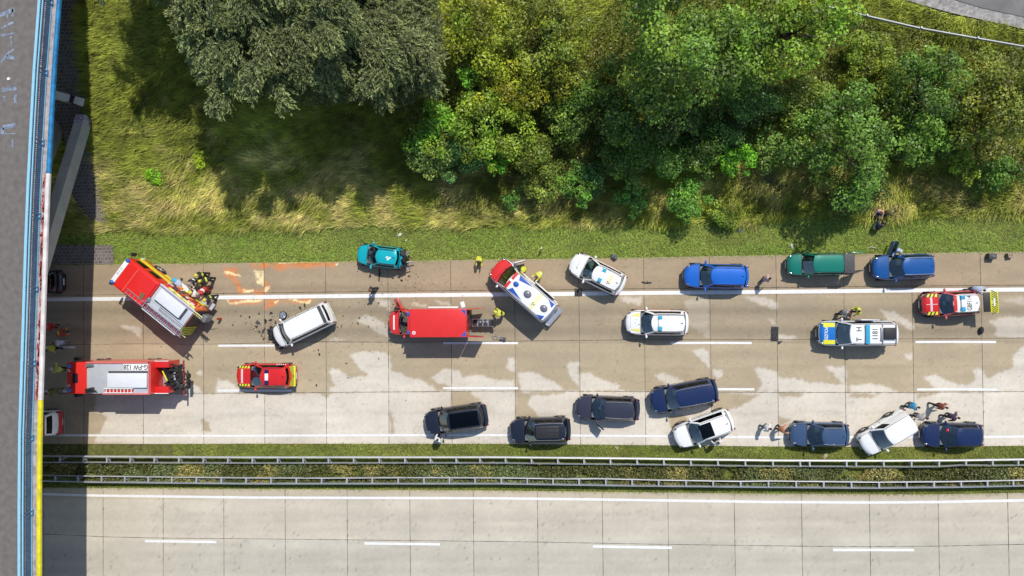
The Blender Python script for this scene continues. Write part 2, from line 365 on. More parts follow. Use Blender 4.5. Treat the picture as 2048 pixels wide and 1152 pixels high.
tag(mk.build('road_markings', PAINT, sm=False), kind='structure')
jt = MB()
J1 = extend(pl([(90,689),(283,687.7),(406,688.4),(653,683.5),(781,684.5),(1286,679.5),(1555,679),(1827,677.5),(2048,676)]))
J2 = extend(pl([(90,787),(281,786.9),(526,786.2),(780,783.9),(1030,781.9),(1287,783),(1557,785.1),(1830,784.7),(2048,783)]))
J3 = extend(pl([(98,1068.3),(208,1073.6),(325,1076),(568,1078.3),(821,1081),(1075,1084),(1339,1088.9),(1607,1092.4),(1743,1093),(1877,1092.2),(2048,1088.5)]))
for J in (J1, J2, J3): strip(jt, J, .035, .002, rag=.8)
strip(jt, LINE1+np.array([0,.33]), .04, .002, rag=.8)
for k in range(-6, 22):
    X = 5*k-35; strip(jt, [(X, float(ybot(X))), (X+.01, (ybot(X)+ytop(X))/2), (X, float(ytop(X)))], .035, .003, rag=.8)
    X -= 3.38; strip(jt, [(X, -33.), (X, -25), (X, float(yltop(X)))], .035, .003, rag=.8)
tag(jt.build('slab_joints', mat('joint sealant', (.07,.058,.045), .9), sm=False), kind='structure')

# ---- access road top right and paved slope by the bridge
def slab_on_terrain(name, poly_px, m, dz, step=.5):
    P = np.array([att(x, y)[:2] for x, y in poly_px]); lo = P.min(0); hi = P.max(0)
    xs = np.arange(lo[0], hi[0]+step, step); ys = np.arange(lo[1], hi[1]+step, step)
    b = bmesh.new(); f = b.faces.new([b.verts.new((x, y, 0)) for x, y in P])
    for x in xs: bmesh.ops.bisect_plane(b, geom=b.verts[:]+b.edges[:]+b.faces[:], plane_co=(x,0,0), plane_no=(1,0,0))
    for y in ys: bmesh.ops.bisect_plane(b, geom=b.verts[:]+b.edges[:]+b.faces[:], plane_co=(0,y,0), plane_no=(0,1,0))
    for v in b.verts: v.co.z = float(zt(v.co.x, v.co.y))+dz
    bmesh.ops.recalc_face_normals(b, faces=b.faces[:])
    me = bpy.data.meshes.new(name); b.to_mesh(me); b.free(); me.materials.append(m)
    if len(me.polygons) and me.polygons[0].normal.z < 0: me.flip_normals()
    return tag(link(name, me), kind='structure')
GRAVEL = mat('gravel', (.36,.34,.32), .95, var=.4, vs=4, bump=.6, bs=25)
ASPH = mat('old asphalt', (.16,.145,.135), .9, var=.16, vs=1.2, bump=.4, bs=60)
slab_on_terrain('road_shoulder', [(1722,-40),(1800,-2),(1900,26),(2000,48),(2080,66),(2200,92),(2200,-40)], GRAVEL, .06, 1.)
slab_on_terrain('access_road', [(1830,-40),(1880,-8),(1960,16),(2080,42),(2200,68),(2200,-40)], mat('grey asphalt', (.2,.19,.185), .9, var=.25, vs=.8, bump=.4), .09, 1.)
def cobble():
    m = bpy.data.materials.new('stone setts'); m.use_nodes = True; n = m.node_tree.nodes; l = m.node_tree.links; b = n['Principled BSDF']
    tc = n.new('ShaderNodeTexCoord'); br = n.new('ShaderNodeTexBrick'); br.inputs['Scale'].default_value = 3.0; br.inputs['Mortar Size'].default_value = .05
    br.inputs['Color1'].default_value = (.10,.085,.08,1); br.inputs['Color2'].default_value = (.17,.15,.14,1); br.inputs['Mortar'].default_value = (.34,.30,.25,1)
    br.inputs['Brick Width'].default_value = .85; br.inputs['Row Height'].default_value = .7
    nz = n.new('ShaderNodeTexNoise'); nz.inputs['Scale'].default_value = 2.5; mx = n.new('ShaderNodeMix'); mx.data_type = 'VECTOR'; mx.inputs[0].default_value = .12
    l.new(tc.outputs['Object'], mx.inputs[4]); l.new(tc.outputs['Object'], nz.inputs['Vector']); l.new(nz.outputs['Color'], mx.inputs[5]); l.new(mx.outputs[1], br.inputs['Vector'])
    l.new(br.outputs['Color'], b.inputs['Base Color']); b.inputs['Roughness'].default_value = .9
    bp = n.new('ShaderNodeBump'); bp.inputs['Distance'].default_value = .05; bp.invert = True; l.new(br.outputs['Fac'], bp.inputs['Height']); l.new(bp.outputs[0], b.inputs['Normal']); return m
COB = cobble()
slab_on_terrain('stone_paving', [(60,-60),(160,-60),(163,100),(172,210),(182,290),(206,380),(222,445),(190,448),(150,400),(138,330),(125,250),(60,250)], COB, .05)
slab_on_terrain('stone_apron', [(-60,490),(226,490),(229,528),(-60,531)], COB, .045)

# ================================================================ GRASS
GRASS = mat('grass blades', (.1,.13,.03), .75, attr=True, trans=.3)
def blades(name, X, Y, ln, wd, th, el, C, h0=0.):
    n = len(X); Z = np.where((Y < ytop(X)), 0, zt(X, Y))-.03+h0
    ux, uy = np.cos(th), np.sin(th); px_, py_ = -uy*wd/2, ux*wd/2
    a = np.stack([X-px_, Y-py_, Z], 1); b = np.stack([X+px_, Y+py_, Z], 1)
    t = np.stack([X+ux*ln*np.cos(el), Y+uy*ln*np.cos(el), Z+ln*np.sin(el)], 1)
    V = np.stack([a, b, t], 1).reshape(-1, 3); F = np.arange(3*n).reshape(-1, 3)
    return tag(link(name, npmesh(name, V, F, GRASS, np.repeat(C, 3, 0))), kind='stuff')
def scatter(n, x0, x1, y0, y1): return rng.uniform(x0, x1, n), rng.uniform(y0, y1, n)
COBP = [np.array([att(x, y)[:2] for x, y in p]) for p in ([(60,-60),(160,-60),(163,100),(172,210),(182,290),(206,380),(222,445),(190,448),(150,400),(138,330),(125,250),(60,250)], [(-60,490),(226,490),(229,528),(-60,531)], [(1722,-40),(1800,-2),(1900,26),(2000,48),(2080,66),(2200,92),(2200,-40)])]
X, Y = scatter(480000, -44, 48, 2.5, 30); d = Y-ytop(X)
k = (d > 2.3+.7*fbm(X*.6, Y*.6, 1)) & (vnoise(X*1.3, Y*1.3, 7) > .10)
for P in COBP: k &= ~inpoly(X, Y, P)
X, Y, d = X[k], Y[k], d[k]; n = len(X)
big = fbm(X*.16, Y*.22, 2); mid = fbm(X*.6, Y*.9, 3); fine = rng.random(n)
straw = np.clip((mid-.46)*3.0+(.42-abs(d-5.0)/6.5)*1.1+.08, 0, 1)*np.clip(fine*1.7, 0, 1)*np.where(X > -4, .65, 1.)
C = np.array([.33,.37,.05])*(1-straw[:,None])+np.array([.84,.70,.30])*straw[:,None]
C *= (.5+1.0*big)[:,None]*(.4+1.2*vnoise(X*2.6+Y*1.2, Y*4.2-X*.8, 3))[:,None]*(.6+.8*rng.random(n))[:,None]
th = 3.6+1.6*(fbm(X*.25, Y*.25, 4)-.5)*2+rng.normal(0, .45, n)
tall = .5+.9*fbm(X*.9, Y*.9, 5)
blades('long_grass', X, Y, rng.uniform(.5,1.15,n)*tall, rng.uniform(.03,.075,n), th, rng.uniform(.15,.85,n), C)
X, Y = scatter(330000, -44, 48, 1., 9.); d = Y-ytop(X); k = (d > -.02-.12*vnoise(X*3, Y*3, 2)) & (d < 3.3)
for P in COBP: k &= ~inpoly(X, Y, P)
X2, Y2 = scatter(340000, -44, 48, -18, -10); k2 = (Y2 < ybot(X2)+.06*vnoise(X2*4, Y2*4, 1)) & (Y2 > yltop(X2)-.12*vnoise(X2*5, Y2*5, 3)) & ~((X2 < -27.5) & (Y2 > -13.3) & (rng.random(len(X2)) < .9))
X = np.r_[X[k], X2[k2]]; Y = np.r_[Y[k], Y2[k2]]; n = len(X)
g = fbm(X*.5, Y*.9, 6)
C = np.array([.175,.285,.035])*(1-g[:,None])+np.array([.30,.35,.08])*g[:,None]
C = np.where((Y < -5)[:,None], C*np.array([.82,.72,.75])*(.55+.8*fbm(X*.7,Y*1.2,2))[:,None], C)
C *= 1.75*(.4+1.2*rng.random(n))[:,None]
blades('mown_grass', X, Y, rng.uniform(.10,.28,n), rng.uniform(.014,.034,n), rng.uniform(0, 6.28, n), rng.uniform(.15,1.1,n), C)

# ================================================================ TREES AND SHRUBS
LEAF = mat('leaves', (.08,.12,.03), .46, attr=True, trans=.25, spec=.4)
BARK = mat('bark', (.10,.08,.06), .95, var=.3, vs=4, bump=.6, bs=12)
def leafmesh(P, Nn, size, asp, C, T=None):
    n = len(P); Nn = Nn/np.linalg.norm(Nn, axis=1)[:,None]
    r = rng.normal(size=(n,3)) if T is None else T
    U = r-Nn*(r*Nn).sum(1)[:,None]; U /= np.linalg.norm(U, axis=1)[:,None]+1e-9; W_ = np.cross(Nn, U)
    s = size[:,None]
    V = np.stack([P-U*s*.5, P+W_*s*asp*.5, P+U*s*.5, P-W_*s*asp*.5], 1).reshape(-1,3)
    return V, np.arange(4*n).reshape(-1,4), np.repeat(C, 4, 0)
GAIN = np.array([1.72,1.92,1.0])
def tree(name, label, cat, px, py, rad, h, col, n=None, leaf=.2, style='leafy', rx=1., ry=1., rz=None, group=None, seed=0, clump=.26, low=.15):
    """px, py: photo place of the crown's middle; rad in metres; h: crown top above ground"""
    rg = np.random.default_rng(seed*131+int(px)*7+int(py))
    zc = h*.62; c = att(px, py, zc); g = float(zt(c[0], c[1])); base = np.array([c[0], c[1], g-.1])
    root = thing(name, label, cat, base, 0, group)
    RX, RY = rad*rx, rad*ry; RZ = rz or min(h*.48, rad*1.0)
    zc = h-RZ*.95+.1
    n = n or int(3.4*RX*RY*3.14/(leaf*leaf*.55))
    nc = max(10, int(7.5/(clump**2)*.42))
    # clumps through the crown, mostly near the outside
    dr = rg.normal(size=(nc,3)); dr[:,2] = np.where(dr[:,2] < -.35, -dr[:,2], dr[:,2]); dr /= np.linalg.norm(dr, axis=1)[:,None]
    rr = rg.uniform(.35, 1.0, nc)**.6; lump = 1+.28*np.sin(dr[:,0]*3.1+seed)*np.cos(dr[:,1]*3.7-seed*.7)+.16*rg.normal(size=nc)
    cc = dr*(rr*lump)[:,None]*np.array([RX,RY,RZ])*.86+np.array([0,0,zc])
    cs = clump*min(RX,RY)*rg.uniform(.45,1.15,nc)
    cb = rg.uniform(.5,1.5,nc) if style != 'willow' else rg.uniform(.7,1.2,nc); hue = rg.normal(0,.08 if style != 'willow' else .03,nc)
    wt = cs**2; ci = rg.choice(nc, n, p=wt/wt.sum())
    if style == 'willow':
        # feathery plumes: twigs leave each drooping limb end like the barbs of a feather, lined with narrow leaves
        nt_ = n//16; ti = rg.choice(nc, nt_, p=wt/wt.sum())
        ax = cc*np.array([1,1,0])/np.array([RX,RY,1]); ax[:,1] -= .35; ax += rg.normal(0,.35,(nc,3))*np.array([1,1,0]); ax /= np.linalg.norm(ax, axis=1)[:,None]+1e-6
        pl_ = rg.uniform(1.5,3.0,nc)*min(1.,rad/6+.3); s_ = rg.random(nt_); sd = np.where(rg.random(nt_) < .5, 1., -1.)
        perp = np.stack([-ax[:,1], ax[:,0], 0*ax[:,0]], 1)
        st = cc[ti]+ax[ti]*(s_*pl_[ti])[:,None]+perp[ti]*(rg.normal(0,.28,nt_))[:,None]; st[:,2] += .5*s_-.9*s_*s_*pl_[ti]*.6+rg.normal(0,.16,nt_)
        od = ax[ti]+perp[ti]*(sd*rg.uniform(.3,1.0,nt_))[:,None]; od /= np.linalg.norm(od, axis=1)[:,None]
        tl = rg.uniform(.45,1.05,nt_)*(1.1-.5*s_)
        u = np.tile(np.linspace(0,1,16), nt_); k = np.repeat(np.arange(nt_), 16)
        P = st[k]+od[k]*(u*tl[k])[:,None]; P[:,2] += .10*u-.55*u*u*tl[k]; P += rg.normal(0,.05,(len(u),3))
        ci = ti[k]; Nn = np.array([0,0,1.])+rg.normal(0,.45,(len(u),3))
        T = od[k]+rg.normal(0,.4,(len(u),3)); T[:,2] -= .3; sz = leaf*rg.uniform(.7,1.5,len(u)); asp = .3
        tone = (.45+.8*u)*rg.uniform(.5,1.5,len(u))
        ni = n//4; iv = rg.normal(size=(ni,3)); iv /= np.linalg.norm(iv, axis=1)[:,None]; iv *= (rg.random(ni)**.4)[:,None]*np.array([RX+.9,RY+.6,RZ*.5]); iv[:,2] += zc-.35*RZ; iv[:,1] -= .5  # inner leaves added to close gaps in the cast shadow, toned dark
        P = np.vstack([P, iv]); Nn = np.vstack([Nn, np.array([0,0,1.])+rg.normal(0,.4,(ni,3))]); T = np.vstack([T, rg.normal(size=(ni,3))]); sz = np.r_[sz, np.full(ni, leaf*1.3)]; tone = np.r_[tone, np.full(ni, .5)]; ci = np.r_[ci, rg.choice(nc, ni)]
    else:
        dv = rg.normal(size=(n,3)); dv /= np.linalg.norm(dv, axis=1)[:,None]; dv[:,2] = abs(dv[:,2])*np.where(rg.random(n) < .8, 1, -1)
        P = cc[ci]+dv*(cs[ci]*rg.uniform(.3,1.05,n)**.5)[:,None]*np.array([1,1,.75])
        Nn = dv*.8+np.array([0,0,.55])+rg.normal(0,.45,(n,3)); T = None; sz = leaf*rg.uniform(.6,1.45,n); asp = .62
        tone = rg.uniform(.5,1.55,n)
    P[:,2] = np.maximum(P[:,2], .05)
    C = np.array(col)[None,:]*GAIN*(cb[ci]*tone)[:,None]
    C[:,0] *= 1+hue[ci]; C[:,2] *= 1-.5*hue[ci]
    V, F, CC = leafmesh(P, Nn, sz, asp, C, T)
    me = npmesh('crown', V, F, LEAF, CC); link('crown', me, root)
    # trunk and limbs
    mb = MB(); tr = .03*h+.05
    mb.tube([(0,0,-.2),(rg.normal(0,.1),rg.normal(0,.1),zc*.45),(rg.normal(0,.2),rg.normal(0,.2),zc)], [tr, tr*.75, tr*.4], 8)
    for i in rg.choice(nc, min(nc, 14), replace=False):
        q = cc[i]; s0 = np.array([0,0,zc*rg.uniform(.2,.8)]); mid_ = (s0+q)/2+np.array([0,0,.12*rad])
        mb.tube([s0, mid_, q], [tr*.45, tr*.28, tr*.1], 5)
    mb.build('trunk', BARK, root)
    return root
G_ = 'trees on the embankment'; GS = 'shrubs on the embankment'
WIL = (.150,.160,.105)
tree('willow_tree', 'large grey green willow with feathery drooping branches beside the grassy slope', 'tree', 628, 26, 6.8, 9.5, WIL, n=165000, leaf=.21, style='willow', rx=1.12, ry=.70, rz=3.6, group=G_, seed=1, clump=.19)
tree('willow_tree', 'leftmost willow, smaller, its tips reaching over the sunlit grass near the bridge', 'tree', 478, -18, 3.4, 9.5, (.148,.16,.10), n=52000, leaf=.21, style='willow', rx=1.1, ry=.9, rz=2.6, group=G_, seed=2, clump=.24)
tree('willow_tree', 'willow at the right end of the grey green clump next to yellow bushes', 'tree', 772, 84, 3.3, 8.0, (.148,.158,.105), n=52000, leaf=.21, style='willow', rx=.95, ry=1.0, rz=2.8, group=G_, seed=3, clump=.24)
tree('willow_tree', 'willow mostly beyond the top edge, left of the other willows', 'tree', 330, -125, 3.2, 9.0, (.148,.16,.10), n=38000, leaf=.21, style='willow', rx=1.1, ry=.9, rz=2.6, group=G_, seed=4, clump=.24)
YG = (.15,.16,.022); MG = (.075,.125,.026); BG = (.10,.185,.025); DG = (.05,.085,.025); OL = (.12,.125,.03); BLG = (.07,.13,.06)
T = [
 ('broadleaf_tree','tall broad tree with dense mid green crown at the top centre of the wood','tree',1335,75,5.4,10.5,(.09,.135,.03),.23),
 ('broadleaf_tree','bright yellow green round tree at the top edge left of the access road railing','tree',1592,55,3.9,8.5,(.125,.17,.025),.22),
 ('broadleaf_tree','green tree between the tall centre tree and the round yellow green one','tree',1470,110,3.3,8.,(.10,.15,.03),.22),
 ('broadleaf_tree','bushy dark tree under the shade below the tall centre tree','tree',1310,225,4.0,5.,DG,.2),
 ('broadleaf_tree','spreading mid green tree above the green estate car','tree',1690,285,4.3,6.5,(.085,.14,.035),.21),
 ('broadleaf_tree','dark green tree on the right below the access road','tree',1855,185,3.0,5.5,(.07,.115,.025),.2),
 ('broadleaf_tree','olive tinted tree at the right edge of the picture','tree',1985,215,3.9,5.5,OL,.2),
 ('shrub','yellow green bush at the top beside the willow','shrub',955,45,3.0,5.,YG,.2),
 ('shrub','thin olive bush at the top between bare patches of dry grass','shrub',1090,60,3.3,5.,(.125,.135,.025),.2),
 ('shrub','yellow flushed bush in the middle of the thicket','shrub',1030,165,2.6,5.,(.19,.185,.02),.18),
 ('shrub','wide light green bush with yellow tint left of the thicket centre','shrub',980,240,3.6,5.,(.13,.165,.025),.19),
 ('shrub','fresh green bush overhanging the willow shadow','shrub',868,262,2.3,4.,BG,.2),
 ('shrub','pale leaved bush at the left corner of the thicket','shrub',862,310,2.1,3.4,(.125,.155,.06),.19),
 ('shrub','blue green bush beside a bright green sapling','shrub',925,312,2.1,3.2,BLG,.18),
 ('sapling','bright green sapling standing out before the blue green bush','sapling',985,290,1.05,3.6,(.11,.25,.02),.2),
 ('sapling','small vivid green sapling on the edge of the dry grass','sapling',998,328,.95,3.,(.10,.25,.02),.2),
 ('sapling','lone light green sapling in the gap near the willow','sapling',942,160,1.0,3.5,(.10,.21,.03),.2),
 ('sapling','small yellowish sapling above the lone light green one','sapling',975,125,.9,3.,(.17,.21,.02),.2),
 ('shrub','olive scrub on the right side of the yellow flushed bush','shrub',1110,150,2.7,4.,(.12,.125,.02),.18),
 ('shrub','pale green bush in the middle of the dark hollow','shrub',1140,240,2.0,3.5,(.115,.165,.045),.19),
 ('shrub','straggly bush above the white ambulance','shrub',1075,310,2.4,3.,(.11,.135,.03),.17),
 ('shrub','mixed green bush with brown flecks above the ambulance','shrub',1085,360,1.9,2.4,(.13,.15,.04),.17),
 ('shrub','green bush at the foot of the thicket above the tilted white car','shrub',1150,365,1.7,2.4,(.09,.17,.04),.18),
 ('shrub','blue green bush to the right of the one above the tilted white car','shrub',1185,352,1.4,2.2,BLG,.17),
 ('sapling','yellow topped sapling in the shade of the tall centre tree','sapling',1245,265,1.4,3.6,(.17,.25,.02),.19),
 ('shrub','green bush below the yellow topped sapling','shrub',1245,315,2.2,2.8,(.075,.12,.03),.18),
 ('shrub','small blue green bush on dry grass left of the larger round bush','shrub',1270,398,1.25,1.8,(.075,.16,.05),.17),
 ('shrub','round bush with yellow heart standing alone on dry grass','shrub',1375,397,1.95,2.3,(.085,.17,.04),.18),
 ('sapling','pair of light green saplings joined at the foot right of the dark hollow','sapling',1340,325,1.5,2.6,(.085,.18,.04),.17),
 ('sapling','vivid green bush, brightest at the lower edge of the wood','shrub',1472,318,1.6,3.4,(.105,.24,.025),.2),
 ('sapling','lighter sapling left of the vivid green bush','sapling',1405,322,1.1,2.6,(.14,.21,.03),.18),
 ('shrub','ash like bush between the vivid green bush and the spreading tree','shrub',1545,295,1.6,3.,(.10,.15,.05),.18),
 ('shrub','tall scrub with light tips right of the tall centre tree','shrub',1500,205,2.8,4.,(.08,.13,.045),.18),
 ('shrub','yellow green scrub below the access road railing','shrub',1735,135,2.5,2.6,(.13,.15,.025),.17),
 ('shrub','feathery olive scrub left of the spreading tree','shrub',1610,215,2.6,3.4,(.10,.13,.03),.18),
 ('shrub','hanging bush at the lower edge above the blue car with open door','shrub',1715,385,2.2,2.8,(.075,.115,.035),.18),
 ('shrub','bright leaved bush to the right of the spreading tree','shrub',1862,285,1.7,3.,(.10,.18,.04),.19),
 ('shrub','dark bush in the shade beside the spreading tree','shrub',1790,235,2.3,3.6,(.055,.095,.025),.18),
 ('shrub','yellow flecked bush near the right edge','shrub',1945,240,1.9,3.2,(.16,.17,.025),.18),
 ('shrub','dark green bush low at the right edge of the picture','shrub',2010,345,2.0,2.4,(.07,.125,.03),.18),
 ('shrub','low bush with pale leaves over the shaded grass','shrub',1925,330,1.3,1.8,(.15,.19,.03),.17),
 ('shrub','olive scrub at the upper right beneath the railing','shrub',2005,165,2.2,2.4,(.11,.115,.03),.17),
 ('shrub','low weedy bush on the verge right of the round lone bush','shrub',1450,428,1.5,1.1,(.12,.15,.03),.15),
 ('shrub','thin low bush at the lower edge of the wood above the tilted white ambulance','shrub',1022,402,.9,1.4,(.08,.15,.05),.16),
 ('shrub','dense dark filler bush between the tall centre tree and yellow scrub','shrub',1205,190,2.6,3.6,(.06,.095,.02),.18),
 ('shrub','dark thicket bush under the vivid green bush line','shrub',1400,275,2.8,3.0,(.05,.085,.022),.18),
 ('shrub','yellow green weed clump in the long grass below the willow','shrub',402,320,.9,.6,(.20,.24,.02),.14),
 ('shrub','bright weed clump in the long grass left of the willow shadow','shrub',308,352,.8,.5,(.14,.25,.02),.14),
]
for i, (nm, lb, ct, px, py, rad, h, col, lf) in enumerate(T):
    tree(nm, lb, ct, px, py, rad, h, col, leaf=lf*.95, group=G_ if ct == 'tree' else GS, seed=10+i, clump=.22 if rad > 3 else .3)
# low undergrowth between the bushes and the overgrown median: nobody could count it
def undergrowth(name, X, Y, hmax, C, leaf):
    n = len(X); Z = np.where(Y < ytop(X), 0, zt(X, Y))+hmax*rng.random(n)**.8
    P = np.stack([X, Y, Z], 1); Nn = np.array([0,0,1.])+rng.normal(0,.6,(n,3))
    V, F, CC = leafmesh(P, Nn, leaf*rng.uniform(.6,1.4,n), .5, C)
    return tag(link(name, npmesh(name, V, F, LEAF, CC)), kind='stuff')
X, Y = scatter(150000, -8, 48, 4, 28); D = ytop(X)
k = (Y-D > 6.0+3*fbm(X*.3, Y*.3, 1)) & (fbm(X*.45, Y*.45, 6) > .43)
for P in COBP: k &= ~inpoly(X, Y, P)
GR = np.array([att(x, y)[:2] for x, y in [(1640,30),(1760,66),(1900,95),(2060,130),(2200,160),(2200,-60),(1600,-60)]]); k &= ~inpoly(X, Y, GR)
X, Y = X[k], Y[k]; n = len(X); g = fbm(X*.4, Y*.4, 3)[:,None]
C = (np.array([.11,.15,.03])*(1-g)+np.array([.25,.25,.05])*g)*(.5+rng.random(n))[:,None]
undergrowth('undergrowth', X, Y, .9, C, .18)
med_lo = extend(pl([(84,957),(499,962),(1000,961),(1264,966),(1540,969),(1743,970),(2047,966)])); med_hi = extend(pl([(84,925),(499,926),(1000,926),(1264,929),(1540,934),(1768,934),(2047,932)]))
X, Y = scatter(170000, -44, 48, -16.5, -12.5); lo = np.interp(X, med_lo[:,0], med_lo[:,1]); hi = np.interp(X, med_hi[:,0], med_hi[:,1])
hum = fbm(X*.55, Y*.8, 2); k = (Y > lo-.35+.5*hum) & (Y < hi+.25-.4*hum) & (hum > .30)
X, Y, hum = X[k], Y[k], hum[k]; n = len(X); g = np.clip((fbm(X*.5, Y*.6, 5)-.55)*5, 0, 1)[:,None]; g2 = np.clip((fbm(X*.33, Y*.4, 7)-.42)*5, 0, 1)[:,None]
C = (np.array([.12,.13,.035])*(1-g2)+np.array([.19,.23,.085])*g2); C = C*(1-g)+np.array([.40,.35,.11])*g; C *= (.45+1.1*rng.random(n))[:,None]
undergrowth('median_shrubs', X, Y, .15+.75*hum, C, .17)

# ================================================================ BRIDGE
BD = 8.5
def bxy(px, py): return at(px, py, BD)
EDGE = np.array([at(x, y, BD-.16)[:2] for x, y in [(124,0),(113,150),(107,260),(101,380),(97,480),(89.5,720),(85,860),(84,1000),(84,1152)]])
u_ = (EDGE[0]-EDGE[1])/np.linalg.norm(EDGE[0]-EDGE[1]); v_ = (EDGE[-1]-EDGE[-2])/np.linalg.norm(EDGE[-1]-EDGE[-2])
EDGE = np.vstack([EDGE[0]+u_*22, EDGE, EDGE[-1]+v_*18])
def off(P, d):
    T_ = np.gradient(P, axis=0); T_ /= np.linalg.norm(T_, axis=1)[:,None]; N_ = np.stack([T_[:,1], -T_[:,0]], 1); return P+N_*d
def resample(P, ys):
    o = np.argsort(P[:,1]); return np.stack([np.interp(ys, P[o,1], P[o,0]), ys], 1)
def section(mb, P, offs, mi=0):
    """sweep a closed section (offset, z) along a plan polyline"""
    L = [off(P, o) for o, z in offs]; n = len(offs); m_ = len(P)
    V = [(L[j][i][0], L[j][i][1], offs[j][1]) for i in range(m_) for j in range(n)]
    F = [(i*n+j, i*n+(j+1) % n, (i+1)*n+(j+1) % n, (i+1)*n+j) for i in range(m_-1) for j in range(n)]
    F += [tuple(range(n)), tuple(range((m_-1)*n, m_*n))]; mb.add(V, F, mi)
# EDGE runs from the top of the photo to the bottom: positive offset points to -x (towards the deck)
sgn = 1 if off(EDGE, 1)[3][0] < EDGE[3][0] else -1
def oo(l): return [(o*sgn, z) for o, z in l]
bridge = thing('road_bridge', 'grey road bridge crossing over the motorway at the left edge, its edge beam painted blue, white and yellow', 'bridge', (EDGE[5][0]-5, EDGE[5][1], 0))
bridge['label'] = 'grey road bridge crossing over the motorway with blue, white and yellow edge beam'
def bpart(name, mb, m, lab=None, sm=False):
    o = mb.build(name, m, None, sm); o.parent = bridge; o.matrix_parent_inverse = bridge.matrix_basis.inverted()
    if lab: o['label'] = lab
    return o
CONC = mat('bridge concrete', (.27,.26,.245), .9, var=.18, vs=.8, bump=.2)
mb = MB(); section(mb, EDGE, oo([(.9,BD-.35),(1.1,BD-1.0),(2.6,BD-1.5),(12.8,BD-1.5),(14.65,BD-1.2),(14.65,BD-.35)])); bpart('deck_slab', mb, CONC)
mb = MB(); section(mb, EDGE, oo([(1.55,BD-.06),(1.55,BD-.34),(13.4,BD-.34),(13.4,BD-.06)])); bpart('deck_surface', mb, mat('worn bridge asphalt', (.15,.133,.122), .9, var=.17, vs=2.5, bump=.35, bs=50))
mb = MB(); section(mb, EDGE, oo([(1.1,BD-.05),(1.1,BD-.34),(1.548,BD-.34),(1.548,BD-.05)])); bpart('gutter', mb, mat('dark gutter grit', (.05,.045,.04), .95, var=.4, vs=5))
mb = MB(); section(mb, EDGE, oo([(.24,BD-.01),(.24,BD-.344),(1.098,BD-.344),(1.098,BD-.01)])); bpart('kerb', mb, mat('pinkish kerb concrete', (.36,.31,.30), .9, var=.35, vs=3, bump=.3))
yb1, yb2 = float(bxy(93,347)[1]), float(bxy(86,800)[1])
for a, b, nm, m, lb in ((60, yb1, 'edge_beam', mat('blue bridge paint', (.025,.20,.43), .5, var=.35, vs=2.5), 'blue painted edge beam'),
                    (yb1, yb2, 'edge_beam', mat('flaking white paint', (.66,.62,.60), .6, var=.2, vs=1.5), 'flaking white edge beam'),
                    (yb2, -60, 'edge_beam', mat('yellow bridge paint', (.68,.61,.015), .5, var=.22, vs=2.5), 'yellow painted edge beam')):
    ys = np.linspace(min(a, EDGE[0][1]), max(b, EDGE[-1][1]), 10); P = resample(EDGE, ys); mb = MB()
    section(mb, P, oo([(0,BD-.02),(.03,BD+.03),(.12,BD+.045),(.238,BD+.03),(.238,BD-.3),(.1,BD-.3),(0,BD-.16)])); bpart(nm, mb, m, lb)
    if nm and lb.startswith('flaking'):
        mb = MB()
        for i in range(150):
            y = rng.uniform(yb2, yb1); p = resample(off(EDGE, sgn*rng.uniform(.24,.42)), np.array([y]))[0]
            mb.box((p[0], p[1], BD-.005), (rng.uniform(.04,.13), rng.uniform(.1,.5), .03), rng.uniform(-.3,.3), 0)
        bpart('paint_residue', mb, mat('faded red paint', (.42,.10,.09), .8, var=.3, vs=4))['kind'] = 'stuff'
# chalk strokes on the asphalt
def wpt(px, py): p = at(px, py, BD-.055); return p[:2]
mb = MB()
for pts, wd in (([(-4,31),(14,25),(28,18)],.30),([(25,18),(25,33)],.13),([(14,28),(15,38)],.10),([(2,56),(14,50),(27,44)],.14),([(-3,72),(12,69),(29,66)],.12),([(22,72),(23,92)],.12),
                ([(2,124),(13,111),(17,105),(27,99)],.16),([(13,113),(29,116)],.30),([(4,179.5),(33,176)],.30),([(31,189),(33,195),(30,206)],.22),([(8,192),(8,201)],.16),([(5,255),(31,250)],.32),([(5,256),(5,268)],.24),([(6,268),(31,267)],.06),([(25,279),(25,296)],.12)):
    strip(mb, [wpt(*p) for p in pts], wd, BD-.056, rag=.25)
bpart('painted_lettering', mb, mat('faded blue paint', (.19,.23,.30), .8, var=.5, vs=5))['kind'] = 'stuff'
mb = MB(); p = at(16.5,157.5,BD); mb.cyl((p[0],p[1],BD-.03), .1, .06); bpart('survey_bolt', mb, WHITE)
# slanted leg and abutment under the near edge
def beam(mb, a, b, w_, h_, mi=0):
    a, b = Vector(a), Vector(b); t = (b-a).normalized(); s_ = t.cross(Vector((0,0,1))).normalized(); n_ = s_.cross(t)
    V = [tuple(p+s_*w_*i/2+n_*h_*j/2) for p in (a, b) for i, j in ((-1,-1),(1,-1),(1,1),(-1,1))]
    mb.add(V, [(0,1,2,3),(4,5,6,7),(0,1,5,4),(1,2,6,5),(2,3,7,6),(3,0,4,7)], mi)
ft = att(168,238,.3); tp = at(72,560,BD-1.6)
legc = mat('pale leg concrete', (.42,.40,.37), .9, var=.12, vs=1)
mb = MB(); beam(mb, ft, tp, .75, .9); bpart('slanted_leg', mb, legc)
mb = MB(); beam(mb, np.array(ft)+np.array([-2.6,-.3,-.3]), np.array(tp)+np.array([-2.0,1.5,.2]), .8, 1.1); bpart('slanted_leg', mb, CONC)
q = np.array(ft)*.955+np.array(tp)*.045; mb = MB(); beam(mb, np.array(ft)+np.array([0.02,0.1,.02]), q, .78, .93); bpart('graffiti_patch', mb, mat('purple and white graffiti', (.42,.36,.44), .8, var=.6, vs=7))
a = att(100,187,1.7); b = att(168,206,.55)
mb = MB(); beam(mb, a, b, .55, .9); bpart('abutment_beam', mb, mat('light abutment concrete', (.5,.49,.45), .9, var=.12, vs=1))
